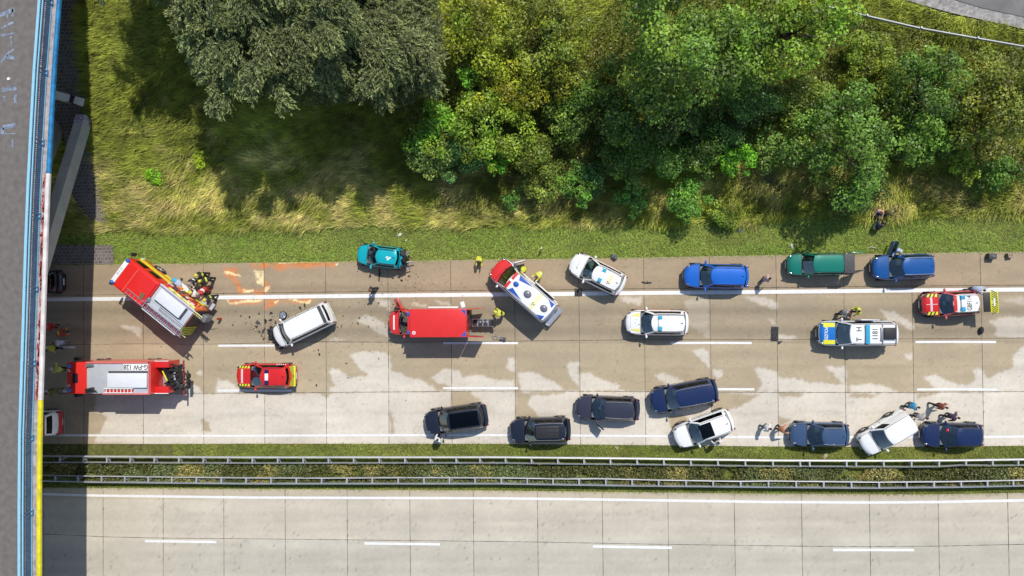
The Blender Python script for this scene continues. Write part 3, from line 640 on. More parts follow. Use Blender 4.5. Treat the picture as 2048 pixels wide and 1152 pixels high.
c_ = np.array(a)*.36+np.array(b)*.64; mb = MB(); beam(mb, c_+np.array([-.35,.1,.02]), c_+np.array([.35,-.1,-.05]), .57, .95); bpart('drain_recess', mb, mat('dark recess', (.03,.03,.035), .9))
a = att(40,120,0); mb = MB(); mb.box((a[0]-4, a[1]+6, 3.6), (9, 9, 7.0)); bpart('abutment_wall', mb, CONC)
# railing on the kerb
BLUER = mat('light blue railing paint', (.28,.55,.70), .4, var=.06); DBLUE = mat('dark blue railing paint', (.05,.15,.28), .45, var=.1)
RP = off(EDGE, sgn*.55)
rail = thing('bridge_railing', 'light blue steel railing with fine bars along the bridge edge', 'railing', (RP[5][0], RP[5][1], BD+.05))
def rpart(name, mb, m):
    o = mb.build(name, m, None, False); o.parent = rail; o.matrix_parent_inverse = rail.matrix_basis.inverted(); return o
z0 = BD-.01
for dx, z, wd, m in ((.05,z0+1.15,.17,BLUER),(-.12,z0+1.05,.07,BLUER),(.0,z0+.12,.06,BLUER)):
    mb = MB(); section(mb, off(RP, sgn*dx), oo([(-wd/2,z),(-wd/2,z-.06),(wd/2,z-.06),(wd/2,z)])); rpart('handrail' if z > z0+1 else 'bottom_rail', mb, m)
py_ = [float(at(80, y, BD)[1]) for y in (-290,-143,7,147,287,432,578,726,876,1025,1172,1320)]
for i, y in enumerate(py_):
    p = resample(RP, np.array([y]))[0]; mb = MB()
    for dy in (-.14, .14): mb.box((p[0], y+dy, z0+.56), (.10,.07,1.16))
    mb.box((p[0], y, z0+.04), (.2,.42,.04)); rpart('post', mb, DBLUE)
    if i+1 < len(py_):
        ys = np.arange(y-.3, py_[i+1]+.3, -.125); mb = MB(); Q = resample(RP, ys)
        for x, yy in Q: mb.box((x, yy, z0+.58), (.035,.045,.95))
        rpart('bar_infill', mb, DBLUE)

# ================================================================ GUARD RAILS
GALV = mat('galvanised steel', (.43,.44,.455), .5, .3, var=.12, vs=1)
XA = [120,167,214,261,309,358,407,456,505,555.7,606.6,657,707.5,758.7,810,861,912.4,960,1011,1063,1115.5,1168,1220.7,1274,1327.5,1381.5,1435.6,1490.4,1545.6,1600,1619,1693,1712,1767,1822.6,1877.7,1931.6,1985,2036]
XB = [110.7,156,203.5,250,297,344,393,443,492.4,542.5,593,643.5,694,744.7,796.4,848,899,950,1002.6,1054.6,1106,1158,1211.5,1264,1317,1372,1426,1481,1536.6,1592,1647,1702.5,1757.5,1813,1867.5,1921.8,1974.5,2026]
RA = extend(pl([(60,911.5),(84,912.5),(300,914),(499,915),(1000,914.5),(1264,917),(1540,921),(1768,921.6),(1920,920.8),(2047,919)], .72), 25)
RAb = extend(pl([(60,924),(84,925),(300,926),(499,927),(700,926.5),(1000,926.5),(1130,928.5),(1264,929.5),(1540,933),(1768,934),(1830,934.5),(1885,933.5),(1930,930.5),(1985,931.5),(2047,931)], .72), 25)
RB = extend(pl([(60,961.3),(84,962),(185,964.7),(499,967.8),(1000,967.8),(1264,972),(1540,974.8),(1743,976.6),(1900,975),(2047,972)], .72), 25)
RBb = extend(pl([(60,950.3),(84,951),(185,952.6),(480,956),(650,956.5),(820,955.5),(1000,956),(1130,958),(1200,957.5),(1330,960.5),(1480,963),(1540,962),(1743,964.5),(1900,963.5),(2047,960.5)], .72), 25)
def guard_rail(label, Pf, Pb, xs, ypx, extra, side):
    xs_ = np.array([float(at(x, ypx, .72)[0]) for x in xs]); st = np.mean(np.diff(xs_[:20])); xs_ = np.r_[xs_[0]-st*np.arange(8,0,-1), xs_, xs_[-1]+st*np.arange(1,9)]
    c = Pf[len(Pf)//2]; root = thing('guard_rail', label, 'guard rail', (c[0], c[1], 0))
    def part(nm, mb): o = mb.build(nm, GALV, None, True); o.parent = root; o.matrix_parent_inverse = root.matrix_basis.inverted(); return o
    X_ = np.arange(-78, 78, 1.0)
    for P, wd, nm in ((Pf, .085, 'front_beam'), (Pb, .045, 'rear_beam')):
        Y_ = np.interp(X_, P[:,0], P[:,1]); pr = [(0,.75),(wd,.72),(wd*.4,.64),(wd,.56),(wd,.50),(wd*.4,.46),(0,.44)]
        s_ = side if nm == 'front_beam' else -side; mb = MB()
        mb.grid([[(x, y+s_*(o-wd/2), z) for o, z in pr] for x, y in zip(X_, Y_)]+[]); 
        mb.grid([[(x, y-s_*wd/2, z) for z in (.75,.44)] for x, y in zip(X_, Y_)]); part(nm, mb)
    for x in xs_:
        yf = float(np.interp(x, Pf[:,0], Pf[:,1])); yb_ = float(np.interp(x, Pb[:,0], Pb[:,1])); a_ = rng.normal(0, .02)
        mb = MB(); mb.box((x, (yf+yb_)/2, .735), (.11, abs(yf-yb_)-.02, .07), a_); mb.box((x+.01, (yf+yb_)/2, .33), (.07,.12,.74)); mb.box((x+.1, (yf+yb_)/2-side*.1, .5), (.03,.25,.03), .6); part('post', mb)
guard_rail('double galvanised guard rail on the median next to the stopped traffic', RA, RAb, XA, 920, [], 1)
guard_rail('double galvanised guard rail on the median next to the empty carriageway', RB, RBb, XB, 962, [], -1)
P = np.array([att(x, y, .85) for x, y in [(1590,-4),(1655,13),(1730,31),(1838,56),(1950,76),(2048,93),(2130,108)]])
root = thing('guard_rail', 'single grey guard rail on posts along the access road above the trees', 'guard rail', P[2])
def gpart(nm, mb): o = mb.build(nm, GALV, None, True); o.parent = root; o.matrix_parent_inverse = root.matrix_basis.inverted()
mb = MB(); sec = [(0,.85),(.09,.82),(.04,.72),(.09,.66),(.08,.60),(0,.58)]
mb.grid([[(p[0], p[1]+o, p[2]-.85+z) for o, z in sec+[sec[0]]] for p in P]); gpart('beam', mb)
for x, y in ((1730,31),(1838,56),(1950,76),(2045,92)):
    p = att(x, y, .5); mb = MB(); mb.box((p[0], p[1]-.1, p[2]-.2), (.1,.12,1.2)); gpart('post', mb)
# delineator
p = att(1083,497,.4); root = thing('delineator_post', 'white delineator post in the grass beside the hard shoulder', 'delineator', (p[0],p[1],0))
mb = MB(); mb.prism([(-.06,-.05),(.06,-.05),(0,.08)], 0, .95); mb.build('post', WHITE, root, False); mb = MB(); mb.prism([(-.064,-.054),(.064,-.054),(0,.085)], .66, .84); mb.build('reflector_band', BLACK, root, False)

# ================================================================ VEHICLES
def place(f, r, z=.7):
    F, Q = at(*f, z), at(*r, z); d = F-Q; return (F+Q)/2, float(np.hypot(d[0], d[1])), math.atan2(d[1], d[0])
def wheel(root, x, y, r=.33, wd=.22, rimm=None, turn=0.):
    mb = MB(); s_ = 1 if y > 0 else -1; c, sn = math.cos(turn), math.sin(turn)
    prof = [(r*.62,-wd/2),(r*.95,-wd/2),(r,-wd*.3),(r,wd*.3),(r*.95,wd/2),(r*.62,wd/2*.9)]; n = 22
    V = [(rr*math.cos(2*math.pi*k/n), o, rr*math.sin(2*math.pi*k/n)) for k in range(n) for rr, o in prof]; m_ = len(prof)
    V = [(x+a*c-b*sn, y+a*sn+b*c, r+z) for a, b, z in V]
    mb.add(V, [(k*m_+j, ((k+1)%n)*m_+j, ((k+1)%n)*m_+j+1, k*m_+j+1) for k in range(n) for j in range(m_-1)]+[tuple(k*m_ for k in range(n))])
    w_ = mb.build('wheel', RUBBER, root); mb = MB(); mb.cyl((x, y+s_*wd*.32, r), r*.62, wd*.2, 'y', 18)
    for k in range(5):
        a = k*1.2566; mb.box((x+.32*r*math.cos(a), y+s_*wd*.46, r+.32*r*math.sin(a)), (r*.56, .03, .07), 0, 0, 0, -a)
    mb.build('rim', rimm or SILVER, w_); return w_
def vehicle(label, cat, f, r, W, pt, kind='suv', name='parked_car', group=None, zb=None, zr=None, roofm=None, hoodm=None, rails=None, sunroof=None, panel=None, rimm=None,
            hood=None, box=None, mirrors=True, glass_side=None, front_ok=True, wsl=None, rr=None, dark_low=True, nose=None, seats=True, rwin=True, plate=True):
    D = dict(suv=(1.02,1.66,1.02,.92,.74,.44), wagon=(.93,1.47,1.08,.85,.95,.52), small=(.90,1.45,.78,.82,.80,.42), van=(1.16,1.95,.62,.98,.62,.30), boxvan=(1.22,2.05,.70,1.05,.55,.2), sport=(.92,1.44,1.15,.84,.95,.9))[kind]
    zb = zb or D[0]; zr = zr or D[1]; hl = hood or D[2]; zn = nose or D[3]*zb/D[0]; wl = wsl or D[4]; rl = rr if rr is not None else D[5]
    C, L, hd = place(f, r); root = thing(name, label, cat, (C[0], C[1], 0), hd, group)
    H = L/2; hw0 = W/2
    van = kind in ('van', 'boxvan')
    na, nf = (.70,.74) if van else (1.0,.58); ra, rf = (.32,.86) if van else (.75,.72)
    def hw(x):
        df, dr = H-x, H+x; k = 1.
        if df < na: k = nf+(1-nf)*math.sqrt(max(0, 1-(1-df/na)**2))
        if dr < ra: k = min(k, rf+(1-rf)*math.sqrt(max(0, 1-(1-dr/ra)**2)))
        return hw0*k
    xc = H-hl-.10*L/4.6           # cowl
    xs = sorted(set([round(v, 4) for v in [H, H-.04, H-.12, H-.28, H-.5, H-.8, xc+.15, xc, 0, -H*.5, -H+.6, -H+.35, -H+.16, -H+.05, -H]]), reverse=True)
    xt = -H+rl*.55 if not van else -H+.06   # tail: where the cabin ends at belt height
    xs = sorted(set(xs+[round(xt, 4)]), reverse=True); xs = [x for i, x in enumerate(xs) if i == 0 or xs[i-1]-x > .015]
    def zs(x):
        if x >= xc: t = max(0., (H-x)/(H-xc)); return zn-.16*max(0, 1-t*6)**2+(zb+.02-zn)*t**.8
        if x < xt+.001: t = (xt-x)/max(.05, xt+H); return zb-.02-.22*t*t
        return zb
    cr = .055
    FY = [0,.3,.6,.92]; FZ = [1,.85,.5,0]
    def zh(x, y): return zs(x)+cr*float(np.interp(abs(y)/hw(x), FY, FZ))
    zl = .24
    def prof(x):
        h_, z = hw(x), zs(x); e = max(0, 1-(H-x)/.3)*.12+max(0, 1-(H+x)/.3)*.06
        p = [(.86,zl+e),(.965,zl+.1+e),(1.0,.55),(.995,z-.22),(.97,z-.07),(.92,z)]
        bow = lambda y: (-.24*(y/hw0)**2 if x > 0 else .13*(y/hw0)**2)*max(0, 1-min(H-x, H+x)/1.2)
        half = [(y*h_, z_) for y, z_ in p]+[(y*h_, z+cr*k) for y, k in ((.6,.5),(.3,.85),(0,1))]
        full = half+[(-y, z_) for y, z_ in reversed(half[:-1])]
        return [(x+bow(y), y, z_) for y, z_ in full]
    PR = [prof(x) for x in xs]; N = len(PR[0]); body = MB(); hoodb = MB(); V = [p for r_ in PR for p in r_]
    FB = []; FH = []
    for i in range(len(xs)-1):
        cab = xs[i] <= xc+1e-4 and xs[i+1] >= xt-1e-4
        for j in range(N-1):
            q = (i*N+j, i*N+j+1, (i+1)*N+j+1, (i+1)*N+j); top = 5 <= j < N-6
            if top and cab: continue
            (FH if top and xs[i] > xc and xs[i+1] < H-.1 else FB).append(q)
        FB.append((i*N+N-1, i*N, (i+1)*N, (i+1)*N+N-1))
    FB.append(tuple(range(N))); FB.append(tuple(range((len(xs)-1)*N, len(xs)*N)))
    body.add(V, FB); hoodb.add(V, FH)
    # cabin
    xt1 = xc-wl; xr1 = -H+rl+.0 if not van else -H+.22
    bf, bfr, br = (.20, .14, .06) if van else (.32, .22, .16)
    yt = hw0*(.79 if van else .72)
    def base(s, t): x = (xc-.01-bf*s*s)*(1-t)+(xt+.02+br*s*s)*t; return (x, s*.915*hw(x), zs(min(x, xc-.001)) if x < xc else zb)
    def topp(s, t):
        x = (xt1-bfr*s*s)*(1-t)+(xr1+br*s*s)*t; k = 1-.07*abs(2*t-1)**5
        return (x, s*yt*k, zr+.05*(1-s*s)-.05-.05*abs(2*t-1)**6)
    def lerp3(s, t, v):
        a, b = base(s, t), topp(s, t); bul = 1+.03*math.sin(math.pi*v)
        return (a[0]+(b[0]-a[0])*v, (a[1]+(b[1]-a[1])*v)*bul, a[2]+(b[2]-a[2])*v+.0)
    S9 = np.linspace(-1, 1, 9); VV = [0,.35,.7,1]
    mb = MB(); mb.grid([[lerp3(s*.93, 0, v*.94+.02) for v in VV] for s in S9]); mb.build('windscreen', WINDS, root)
    if rwin: mb = MB(); mb.grid([[lerp3(s*.86, 1, .38+v*.50) for v in VV] for s in S9]); mb.build('rear_window', SIDEG, root)
    mbq = MB(); mbq.grid([[lerp3(s, 1, v) for v in (0,.2,.38)] for s in S9]); mbq.grid([[lerp3(s, 1, v) for v in (.88,1)] for s in S9])
    for a, b in ((-1,-.86),(.86,1)): mbq.grid([[lerp3(s, 1, v) for v in (.38,.55,.7,.88)] for s in (a,(a+b)/2,b)])
    if not rwin: mbq.grid([[lerp3(s, 1, v) for v in (.38,.6,.88)] for s in np.linspace(-.86,.86,5)])
    for a, b in ((-1,-.93),(.93,1)): mbq.grid([[lerp3(s, 0, v) for v in VV] for s in (a,b)])
    mbq.grid([[lerp3(s, 0, v) for v in (.96,1)] for s in S9]); mbq.grid([[lerp3(s, 0, v) for v in (0,.02)] for s in S9])
    tp = panel if panel is not None else .93
    pil = MB()
    for sd in (1,-1):
        mb = MB(); tt = np.linspace(.05, tp, 8); mb.grid([[lerp3(sd, t, .10+v*.78) for v in VV] for t in tt]); mb.build('side_window', glass_side or SIDEG, root)
        for a, b in ((0,.05),(tp,1)): mbq.grid([[lerp3(sd, t, v) for v in (0,.10,.36,.62,.88,1)] for t in np.linspace(a, b, 4)])
        for va, vb in ((0,.10),(.88,1)): mbq.grid([[lerp3(sd, t, v) for v in (va,vb)] for t in np.linspace(.05, tp, 8)])
        for tq in ([.36,.66] if tp > .8 else []):
            pil.grid([[tuple(np.array(lerp3(sd, t, v))+np.array([0,sd*.012,.004])) for v in (.08,.4,.7,.9)] for t in (tq-.012, tq+.012)])
    if pil.v: pil.build('door_pillar', BLACK, root)['kind'] = 'stuff'
    body.add(mbq.v, mbq.f)
    body.build('body', pt, root, ang=40); hoodb.build('bonnet', hoodm or pt, root, ang=50)
    rm = MB(); tl_ = np.linspace(0, 1, 11); rm.grid([[tuple(np.array(topp(s, t))+np.array([0,0,.012])) for s in S9] for t in tl_]); rm.build('roof', roofm or pt, root, ang=50)
    def zroof(x, y):
        t = (xt1-x)/(xt1-xr1); s = min(1, abs(y)/yt); return zr+.05*(1-s*s)-.05-.05*abs(2*min(1,max(0,t))-1)**6+.012
    mb = MB()
    for sd in (1,-1):
        mb.grid([[(x, sd*hw(x)*k, zs(x)+cr*float(np.interp(k, FY, FZ))+.006) for k in (.905,.875)] for x in xs if xc < x < H-.1])
        mb.grid([[tuple(np.array(topp(sd*s, t))+np.array([0,0,.018])) for s in (.965,.915)] for t in np.linspace(.03,.97,8)])
        for tq in (.02,.36,.70): mb.grid([[(base(0,tq)[0]+dx, sd*(hw(base(0,tq)[0])*k+.006), z) for dx in (-.012,.012)] for k, z in ((1.0,.45),(1.0,.65),(.998,zb-.2),(.975,zb-.05))])
    mb.grid([[(xs_, y*hw(xs_)*.875, zh(xs_, y*hw(xs_)*.875)+.006) for xs_ in (xc+.05, xc+.02)] for y in np.linspace(-1,1,9)])
    mb.build('panel_seams', BLACK, root, False)['kind'] = 'stuff'
    if rails:
        for sd in (1,-1):
            mb = MB(); P = [(xt1-.12-(xt1-xr1-.3)*k/6, sd*(yt-.06)*(1-.05*abs(k/3-1)**4), zr+.035+.025*math.sin(math.pi*k/6)) for k in range(7)]
            mb.tube(P, .018, 6); [mb.box((P[k][0], P[k][1], zr), (.08,.03,.08)) for k in (0,3,6)]; mb.build('roof_rail', rails, root)
    if sunroof:
        mb = MB(); patch(mb, xt1-(xt1-xr1)*sunroof[0], xt1-(xt1-xr1)*sunroof[1], -yt*.80, yt*.80, zroof, .01, 5); mb.build('sunroof', ROOFG, root)
    if dark_low:
        mb = MB()
        for sd in (1,-1):
            mb.grid([[(x, sd*(hw(x)+.008)*k, z) for k, z in ((.96,.26),(1.0,.40))] for x in np.linspace(H-.5, -H+.4, 10)])
        mb.build('sill_trim', BLACK, root)
    mb = MB(); mb.box((0, 0, zl+.1), (L*.86, W*.84, .12)); mb.build('floor_pan', INTER, root, False)
    xa = H-.86*L/4.6 if not van else H-.92
    xb = -H+.80*L/4.6 if not van else -H+1.05
    wr = .36 if van or kind == 'suv' else .32
    for x in (xa, xb):
        for sd in (1,-1):
            if front_ok or x != xa or sd < 0: wheel(root, x, sd*(hw0-.095), wr, .22, rimm)
    mb = MB()
    for x in (xa, xb):
        for sd in (1,-1):
            n = 12; A = [(x+(wr+.06)*math.cos(math.pi*k/n), sd*(hw0+.012), wr+(wr+.06)*math.sin(math.pi*k/n)) for k in range(n+1)]; mb.tube(A, .035, 5)
    mb.build('arch_trim', BLACK if dark_low else pt, root)
    if seats:
        mb = MB(); mb.box((xc-.30, 0, zb-.10), (.55, W*.78, .22), 0, 0, .06); mb.build('dashboard', INTER, root)
        for y in (.37,-.37):
            for x0 in ((xc-1.15, xc-2.0) if not van else (xc-1.0,)):
                mb = MB(); mb.box((x0+.25, y, zb-.42), (.5,.5,.2), 0, 0, .07); mb.box((x0-.05, y, zb-.08), (.16,.48,.62), 0, 0, .06, -.25); mb.box((x0-.14, y, zb+.28), (.1,.26,.18), 0, 0, .04, -.2); mb.build('seat', FABRIC, root)
        mb = MB(); n = 14; A = [(xc-.62+.06*math.sin(2*math.pi*k/n), .37+.18*math.cos(2*math.pi*k/n), zb+.02+.16*math.sin(2*math.pi*k/n)) for k in range(n+1)]; mb.tube(A, .016, 5); mb.build('steering_wheel', BLACK, root)
    if mirrors:
        for sd in (1,-1):
            mb = MB(); mb.ell((xc-.42, sd*(hw0+.10), zb+.10), (.09,.13,.09), 10, 6); mb.box((xc-.40, sd*(hw0-.02), zb+.05), (.06,.14,.05)); mb.build('wing_mirror', pt if mirrors is True else mirrors, root)
    for sd in (1,-1):
        mb = MB(); x = H-.17 if van else H-.26; mb.ell((x-.10, sd*hw(x)*.84, zs(x)-.05), (.22,.09,.06), 10, 6); mb.build('headlight', HEAD, root)
        mb = MB(); mb.box((-H+.13 if not van else -H+.07, sd*hw(-H+.1)*.93, zs(-H+.1)-.10 if not van else zb-.15), (.20 if not van else .12,.10,.16 if not van else .5), sd*.45, 0, .04); mb.build('tail_light', LENS, root)
    mb = MB(); mb.box((H-.045, 0, zn-.30), (.10, W*.55, .20), 0, 0, .03); mb.build('grille', BLACK, root)
    if plate:
        for x, z in ((H+.015,.48),(-H-.012,.62)): mb = MB(); mb.box((x, 0, z), (.02,.52,.11)); mb.build('number_plate', WHITE, root, False)
    mb = MB(); mb.tube([(xc+.03, .55, zb+.015),(xc-.12, 0, zb+.10)], .012, 4); mb.tube([(xc+.03, 0, zb+.035),(xc-.12, -.5, zb+.09)], .012, 4); mb.build('wiper', BLACK, root)
    if not van: mb = MB(); mb.box((xr1+.22, 0, zr+.03), (.16,.04,.06), 0, 0, .015); mb.build('roof_antenna', BLACK if pt is not BLACK else DARKGREY, root)
    return dict(root=root, L=L, H=H, W=W, hw=hw, zs=zs, zh=zh, zb=zb, zr=zr, xc=xc, xt1=xt1, xr1=xr1, yt=yt, zroof=zroof, hd=hd, C=C, pt=pt, xt=xt)
def open_door(v, side, ang, x=None, ln=1.1, m=None, name='door', hz=None, frame=True):
    """door hinged at its front edge; side +1 is the vehicle's left; a sub-part window"""
    x = v['xc']-.18 if x is None else x; y = side*(v['W']/2+.03); a = math.pi+side*(-ang); c, s_ = math.cos(a), math.sin(a); z1 = (hz or v['zb'])
    mb = MB(); mb.box((x+c*ln/2, y+s_*ln/2, (.35+z1)/2), (ln, .10, z1-.35), a, 0, .04)
    if frame: mb.tube([(x+c*.12, y+s_*.12, z1),(x+c*.35, y+s_*.35-side*.16, v['zr']-.1),(x+c*ln, y+s_*ln-side*.12, v['zr']-.1),(x+c*ln, y+s_*ln, z1)], .03, 5)
    o = mb.build(name, m or v['pt'], v['root'])
    if frame:
        mb = MB(); mb.grid([[(x+c*.14, y+s_*.14, z1),(x+c*.36, y+s_*.36-side*.15, v['zr']-.12)],[(x+c*ln, y+s_*ln, z1),(x+c*ln, y+s_*ln-side*.12, v['zr']-.12)]]); mb.build('window', SIDEG, o)
    return o
def lightbar(v, x, wd, m=CYANL, mid=None, z=.06):
    mb = MB(); r = v['root']; zz = v['zroof'](x, 0)+z
    for sd in (1,-1): mb = MB(); mb.box((x, sd*wd*.37, zz), (.30,wd*.26,.12), 0, 0, .04); mb.build('beacon', m, r)
    mb = MB(); mb.box((x, 0, zz-.005), (.26, wd*.48, .10), 0, 0, .03); mb.build('light_bar', mid or WHITE, r)
DRED = mat('dark red print', (.35,.03,.03), .5); BLKP = mat('black print', (.02,.02,.02), .5); YELP = mat('pale yellow print', (.75,.68,.12), .5); WHP = mat('white print', (.80,.80,.80), .5); BLUP = mat('blue print', (.02,.09,.42), .4); REDP = mat('signal red print', (.62,.03,.02), .4, coat=.4)
def chevron(root, name, pieces, m1, m2, zf):
    """striped reflective panel: rows of slanted patches, base colour then black"""
    mb = MB()
    for x0, x1, y0, y1 in pieces[0]: patch(mb, x0, x1, y0, y1, zf, .008, 4, 0)
    for x0, x1, y0, y1, sk in pieces[1]: patch(mb, x0, x1, y0, y1, zf, .012, 3, 1, sk)
    return mb.build(name, [m1, m2], root, sm=False)

# --- civilian cars
GC = 'cars stopped on the motorway'
BLU1 = paint('bright blue', (.010,.13,.56), .1); BLU2 = paint('strong blue', (.008,.085,.30), .1); NAVY = paint('navy', (.012,.022,.07), .3); NAVY2 = paint('dark blue', (.010,.024,.085), .1); BLKB = paint('blue black', (.014,.019,.034), .15); GRAPH = paint('graphite', (.040,.042,.066), .2)
STEEL = paint('steel blue', (.045,.085,.17), .1); TEAL = paint('turquoise', (.004,.40,.47), .1); GREEN = paint('sea green', (.006,.19,.135), .15); WHT = paint('white', (.80,.80,.79), 0); VRED = paint('fire red', (.60,.018,.016), 0); VRED2 = paint('luminous red', (.68,.03,.025), 0)
vehicle('dark car seen only by its tail under the bridge', 'car', (22,565), (126,563.5), 1.82, BLKB, 'wagon', group=GC)
v = vehicle('bright blue car on the hard shoulder between the tilted white car and a green one', 'car', (1367,551), (1497,553.5), 1.86, BLU1, 'suv', group=GC, rails=BLU1)
v = vehicle('strong blue car on the hard shoulder with its front door open to the grass', 'car', (1742.5,536), (1868,532), 1.86, BLU2, 'suv', group=GC, rails=SILVER)
open_door(v, -1, R_(68), ln=1.05)
v = vehicle('black blue off-road car with full glass roof standing across the left edge line', 'car', (850,846), (976,829), 1.93, BLKB, 'suv', group=GC, sunroof=(.08,.92), rails=None)
v = vehicle('black car with long dark roof carrier half on the median grass', 'car', (1020,861), (1142,858), 1.90, BLKB, 'suv', group=GC, rails=SILVER)
mb = MB(); mb.box((-.55,0,v['zr']+.08), (1.75,.95,.10), 0, 0, .05); [mb.box((-.55,y,v['zr']+.14), (1.7,.05,.03)) for y in (-.3,0,.3)]; mb.build('roof_carrier', BLACK, v['root'])
v = vehicle('graphite estate car in the left lane with its front door open downward', 'car', (1151,813.5), (1280,819.5), 1.84, GRAPH, 'wagon', group=GC, rails=SILVER)
open_door(v, 1, R_(40), ln=1.05)
v = vehicle('dark blue off-road car slanted above the white car with glass roof panel', 'car', (1300,804), (1435,779), 1.96, NAVY2, 'suv', group=GC, rails=SILVER)
v = vehicle('white car with black sunroof slanted across the left edge line', 'car', (1349,877.5), (1464,837), 1.88, WHT, 'suv', group=GC, sunroof=(0.0,.42))
v = vehicle('steel blue estate car at the median edge with two people before it', 'car', (1579,868), (1699,870), 1.82, STEEL, 'wagon', group=GC, rails=SILVER)
v = vehicle('navy estate car at the median edge with a red item behind its windscreen', 'car', (1842,869.5), (1967,870.5), 1.80, NAVY2, 'wagon', group=GC)
mb = MB(); mb.ell((v['xc']-.55,-.38,v['zb']+.12), (.16,.20,.12), 10, 6); mb.build('red_jacket', RED, v['root'])
v = vehicle('white panel van turned sideways with its nose on the median grass', 'van', (1722.5,894.5), (1818.5,836), 1.82, WHT, 'van', name='panel_van', group=GC, zb=1.05, zr=1.82, hood=.85, panel=.32, rwin=False, wsl=.75)
v = vehicle('sea green estate car on the hard shoulder with both rear doors open', 'car', (1573,529.5), (1692,528), 1.66, GREEN, 'van', name='parked_car', group=GC, zb=.98, zr=1.72, hood=.92, wsl=.62, rr=.3, rwin=False)
mb = MB(); mb.box((-v['H']+.18,0,v['zr']+.006), (.75,1.42,.06), 0, 0, .02); mb.build('tailgate_panel', DARKGREY, v['root'])
for sd, a in ((1,2.82),(-1,3.14)):
    c, s_ = math.cos(a), math.sin(a); mb = MB(); mb.box((-v['H']+c*.5, sd*.80+s_*.5*sd*-1, 1.0), (1.0,.06,1.3), a*(-sd) if sd > 0 else a, 0, .03); mb.build('rear_door', GREEN if sd < 0 else DARKGREY, v['root'])
# crashed pair
v = vehicle('turquoise small car on the hard shoulder with its tail crushed', 'car', (714.5,507), (808,518.5), 1.70, TEAL, 'small', group='crashed cars', rails=BLACK)
mb = MB(); rg = np.random.default_rng(5)
for i in range(26): mb.box((-v['H']+rg.uniform(-.25,.25), rg.uniform(-.75,.75), rg.uniform(.4,1.0)), (rg.uniform(.1,.45),rg.uniform(.06,.4),rg.uniform(.05,.3)), rg.uniform(0,3), 0, 0, rg.uniform(-.5,.5), rg.uniform(-.5,.5))
mb.build('crushed_tail', BLACK, v['root'], False)
mb = MB()
for a, b in (((-v['H'],.55,.6),(-v['H']-.55,.65,.35)),((-v['H'],.3,.7),(-v['H']-.75,.15,.3)),((-v['H'],-.4,.6),(-v['H']-.35,-.6,.4))): mb.tube([a, ((a[0]+b[0])/2, b[1], .55), b], .05, 5)
mb.build('torn_bumper', GREY, v['root'])
mb = MB(); mb.box((-.85,.12,v['zr']+.01), (.35,.12,.02), .7); mb.box((-.7,.02,v['zr']+.01), (.2,.1,.02), .5); mb.build('roof_scrape', WHITE, v['root'], False)
v = vehicle('white passenger van with smashed front standing diagonally in the right lane', 'van', (552,677), (664,623), 1.92, WHT, 'van', name='crashed_van', group='crashed cars', panel=.95, rr=.2, hood=.62)
mb = MB()
for i in range(30): mb.box((v['H']+rg.uniform(-.15,.3), rg.uniform(-.85,.85), rg.uniform(.25,.85)), (rg.uniform(.1,.4),rg.uniform(.1,.4),rg.uniform(.05,.25)), rg.uniform(0,3), 0, 0, rg.uniform(-.6,.6))
mb.build('crushed_front', BLACK, v['root'], False)
mb = MB(); mb.box((-v['H']+.42,0,v['zr']+.015), (.26,1.35,.03), 0, 0, .01); mb.build('roof_spoiler', DARKGREY, v['root'])
w_ = att(567.5,630.5); root = thing('loose_tyre', 'detached spoked wheel lying flat by the front of the smashed white van', 'wheel', (w_[0],w_[1],0)); mb = MB(); mb.cyl((0,0,.10), .30, .20); mb.build('tyre', RUBBER, root); mb = MB(); mb.cyl((0,0,.205), .26, .02, 'z', 24)
[mb.box((.13*math.cos(k*.9), .13*math.sin(k*.9), .225), (.24,.04,.02), k*.9) for k in range(7)]; mb.build('rim', SILVER, root)

def tri(mb, pts, zf, dz, n=5):
    (ax,ay),(bx,by),(cx,cy) = pts
    mb.grid([[(ax+(bx-ax)*i/n+(cx-bx)*i/n*j/n, ay+(by-ay)*i/n+(cy-by)*i/n*j/n, zf(ax+(bx-ax)*i/n+(cx-bx)*i/n*j/n, ay+(by-ay)*i/n+(cy-by)*i/n*j/n)+dz) for j in range(n+1)] for i in range(n+1)])
def marks(name, root, zf, m, pts, dz=.008):
    """small separate printed marks, too small to read in the photo"""
    mb = MB()
    for x, y, dx, dy in pts: patch(mb, x-dx/2, x+dx/2, y-dy/2, y+dy/2, zf, dz, 1)
    return mb.build(name, m, root, sm=False)
OLP = mat('dark olive print', (.16,.15,.09), .5); PYB = mat('faint yellow band', (.78,.74,.42), .5)
# --- emergency cars
GE = 'emergency vehicles at the accident'
v = vehicle('red fire command car with yellow striped tail below the smashed white van', 'fire car', (473.5,751.5), (592,751.5), 1.92, VRED, 'wagon', name='command_car', group=GE, hood=1.15); r = v['root']; H = v['H']
lightbar(v, v['xt1']-.55, 1.15, mat('dark blue beacon', (.012,.02,.09), .2, coat=.5))
marks('bonnet_lettering', r, v['zh'], mat('grey pink print', (.45,.25,.25), .5), [(H-.54+.03*(i%2), -.44+.11*i, .05, .03) for i in range(9)], .012)
mb = MB(); patch(mb, H-.62, H-.46, -.55, .55, v['zh'], .006); mb.build('bonnet_band', mat('pale pink band', (.74,.55,.53), .5), r, False)
for sd in (1,-1):
    y = .70; pc = ([(v['xc']+.1, H-.32, sd*y-.09, sd*y+.09)], [(v['xc']+.2+k*.24, v['xc']+.29+k*.24, sd*y-.09, sd*y+.09, .10) for k in range(4)]); chevron(r, 'bonnet_stripe', pc, YELLOW, BLKP, v['zh'])
mb = MB(); mb.box((-H+.27,0,.89), (.62,1.60,.10), 0, 0, .04); mb.build('tail_panel', YELLOW, r)
mb = MB()
